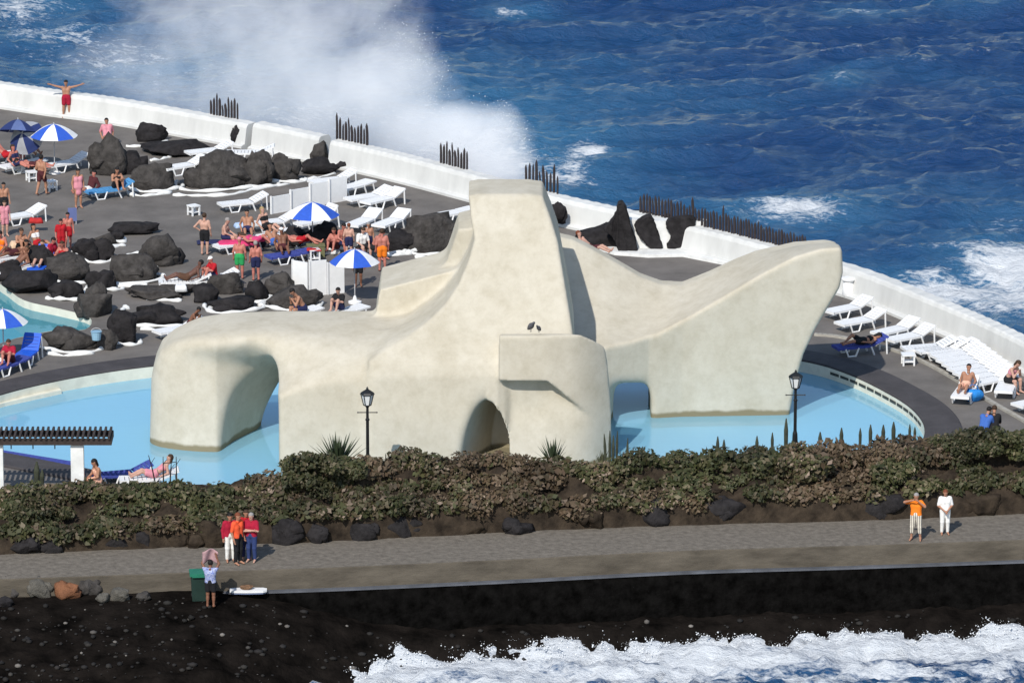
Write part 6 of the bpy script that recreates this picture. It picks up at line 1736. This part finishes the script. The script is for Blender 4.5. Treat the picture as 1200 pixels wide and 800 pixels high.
l, rz = onl('u27', .2); person(l, rz + .3, 'knees', 'person in dark red shirt at the frame edge beside the bright blue lounger', 'red', 'brown', shirt='crimson', shorts='maroon', group=GP, sleeves=.5)
P(693, 294, 1.2, 'recline', 'pink skinned sunbather lying below the stones behind the sculpture fin', 'fair', 'red', shorts='maroon', group=GP, z=DECK + .42)
l, rz = onl('r4', .12); person(l, rz, 'lie', 'tanned sunbather in dark bikini lying on the blue towel lounger', 'tan', 'black', top='black', shorts='black', group=GP)
l, rz = onl('r11', .1); person(l, rz, 'recline', 'sunbather with arms spread lying on the lounger that points at the pool', 'tan', 'black', shorts='peach', group=GP)
l, rz = onl('r12', .25); person(l, .9, 'hunch', 'person with bowed head in pale pink top sitting at the end of the lounger row', 'fair', 'brown', top='pink', shorts='black', group=GP)
P(1152, 508, 2.6, 'hunch', 'dark haired person whose head shows above the green shrub, near one more', 'tan', 'black', shirt='blue', shorts='black', group=GP, z=DECK + .42, sleeves=.5)
P(1164, 507, 3.0, 'hunch', 'second dark head above the green shrub, farther from the pool', 'tan', 'brown', shirt='black', shorts='black', group=GP, z=DECK + .42, sleeves=.5)
P(115, 566, -1.1, 'sit', 'dark haired person in peach swimsuit sitting beside the pergola post', 'tan', 'black', top='peach', shorts='peach', group=GP, z=DECK + .42)
P(30, 305, 0.4, 'knees', 'person in black swimwear hunched between the two loungers at the frame edge', 'tan', 'black', shorts='black', group=GP, z=DECK + .10)
P(52, 309, 0.7, 'longsit', 'person in rose top seated on the ground beside the upright blue lounger', 'fair', 'brown', shirt='pink', shorts='navy', group=GP, z=DECK, sleeves=.5)
P(80, 292, 0.2, 'stand', 'bare chested person in red trunks beside the small faded blue board', 'red', 'black', shorts='red', height=.88, group=GP)
P(5, 258, 0.3, 'stand', 'person in black trunks at the frame edge next to the lounger above the crowd', 'tan', 'black', shorts='black', height=.92, group=GP)
P(424, 291, 0.5, 'sit', 'pale person in white top seated between the sunburnt group and the orange trunks', 'fair', 'brown', shirt='white', shorts='black', group=GP, z=DECK + .40, sleeves=.5)
P(393, 291, -.4, 'knees', 'sunburnt person with knees drawn up at the edge of the group by the umbrella', 'red', 'brown', shorts='maroon', group=GP, z=DECK + .20)
P(20, 194, 0.9, 'longsit', 'person in navy swimwear seated on the lounger behind the maroon sunbather', 'red', 'brown', top='navy', shorts='navy', group=GP, z=DECK + .42)
P(312, 268, 0.8, 'longsit', 'pale sunbather sitting on the shaded lounger behind the pink towel', 'fair', 'blond', top='black', shorts='black', group=GP, z=DECK + .42)
P(322, 287, 0.4, 'recline', 'reclining sunbather in blue trunks next to the person with white cap', 'tan', 'black', shorts='blue', group=GP, z=DECK + .42)
lounger('n1', (120, 556), (166, 545), 'low', 'white lounger with blue towel behind the plants beside the pergola', 'navy')
lounger('n2', (160, 560), (188, 552), 'low', 'white lounger with pink sunbather behind the plants beside the pergola')
l, rz = onl('n2', .2); person(l, rz, 'recline', 'sunbather in pink swimsuit lying behind the plants beside the bare stems', 'fair', 'brown', top='pink', shorts='pink', group=GP)
GQ = 'people on the promenade'
P(270, 658, 0.25, 'stand', 'person in dark red top and white trousers, partly hidden in the red group', 'tan', 'black', shirt='crimson', trousers='white', height=.98, group=GQ, z=PROM)
P(279, 661, 0.9, 'stand', 'person in orange red vest and black trousers in front of the red group', 'tan', 'red', shirt='orangered', trousers='black', height=1.04, group=GQ, z=PROM, sleeves=.5)
P(289, 655, 0.2, 'clasped', 'person in red top and navy trousers between orange vest and folded arms', 'tan', 'brown', shirt='red', trousers='navy', height=1.0, group=GQ, z=PROM)
P(295, 658, -0.3, 'folded', 'person in red shirt and blue jeans with folded arms', 'fair', 'grey', shirt='crimson', trousers='jeans', height=.99, group=GQ, z=PROM, sleeves=.5, wide=1.1)
P(1073, 633, -0.25, 'camera', 'person in orange shirt and striped cropped trousers raising both hands to the face', 'tan', 'grey', shirt='orange', capri='stripe', height=.97, group=GQ, z=PROM, sleeves=.5)
P(1107, 626, 0.1, 'clasped', 'person in white shirt and white trousers with hands clasped, reddish hair', 'tan', 'red', shirt='white', trousers='white', height=.92, group=GQ, z=PROM, sleeves=.5)
# the person on the sand by the bin, holding a cloth overhead
pb = at(247, 713, -.80); pb.z = beach_z(pb.x, pb.y)
pr = person(pb, 3.0, 'arms_up', 'person in blue floral top at the bin holding a pale pink cloth overhead', 'brown', 'black', shirt='flower', shorts='black', height=.95, group=GQ, sleeves=.5)
nx, ny = 12, 10; v = []
for i in range(nx):
    for j in range(ny):
        a = (i / (nx - 1) - .5); b_ = j / (ny - 1)
        v.append((a * .52, .06 * math.sin(7 * a + 2 * b_) + .05 * b_, -.42 * b_ + .07 * math.cos(5 * a)))
o = link('pink_cloth', mesh_np('pink_cloth', v, grid_faces(nx, ny), mat('dusty_pink_cloth', (0.40, 0.25, 0.26), .9, var=.15, scale=8), True), None, pb + Vector((0, .12, 1.95)), .1)
o.modifiers.new('thick', 'SOLIDIFY').thickness = 0.012
tag(o, 'pale pink cloth held overhead by the person at the bin', 'cloth')
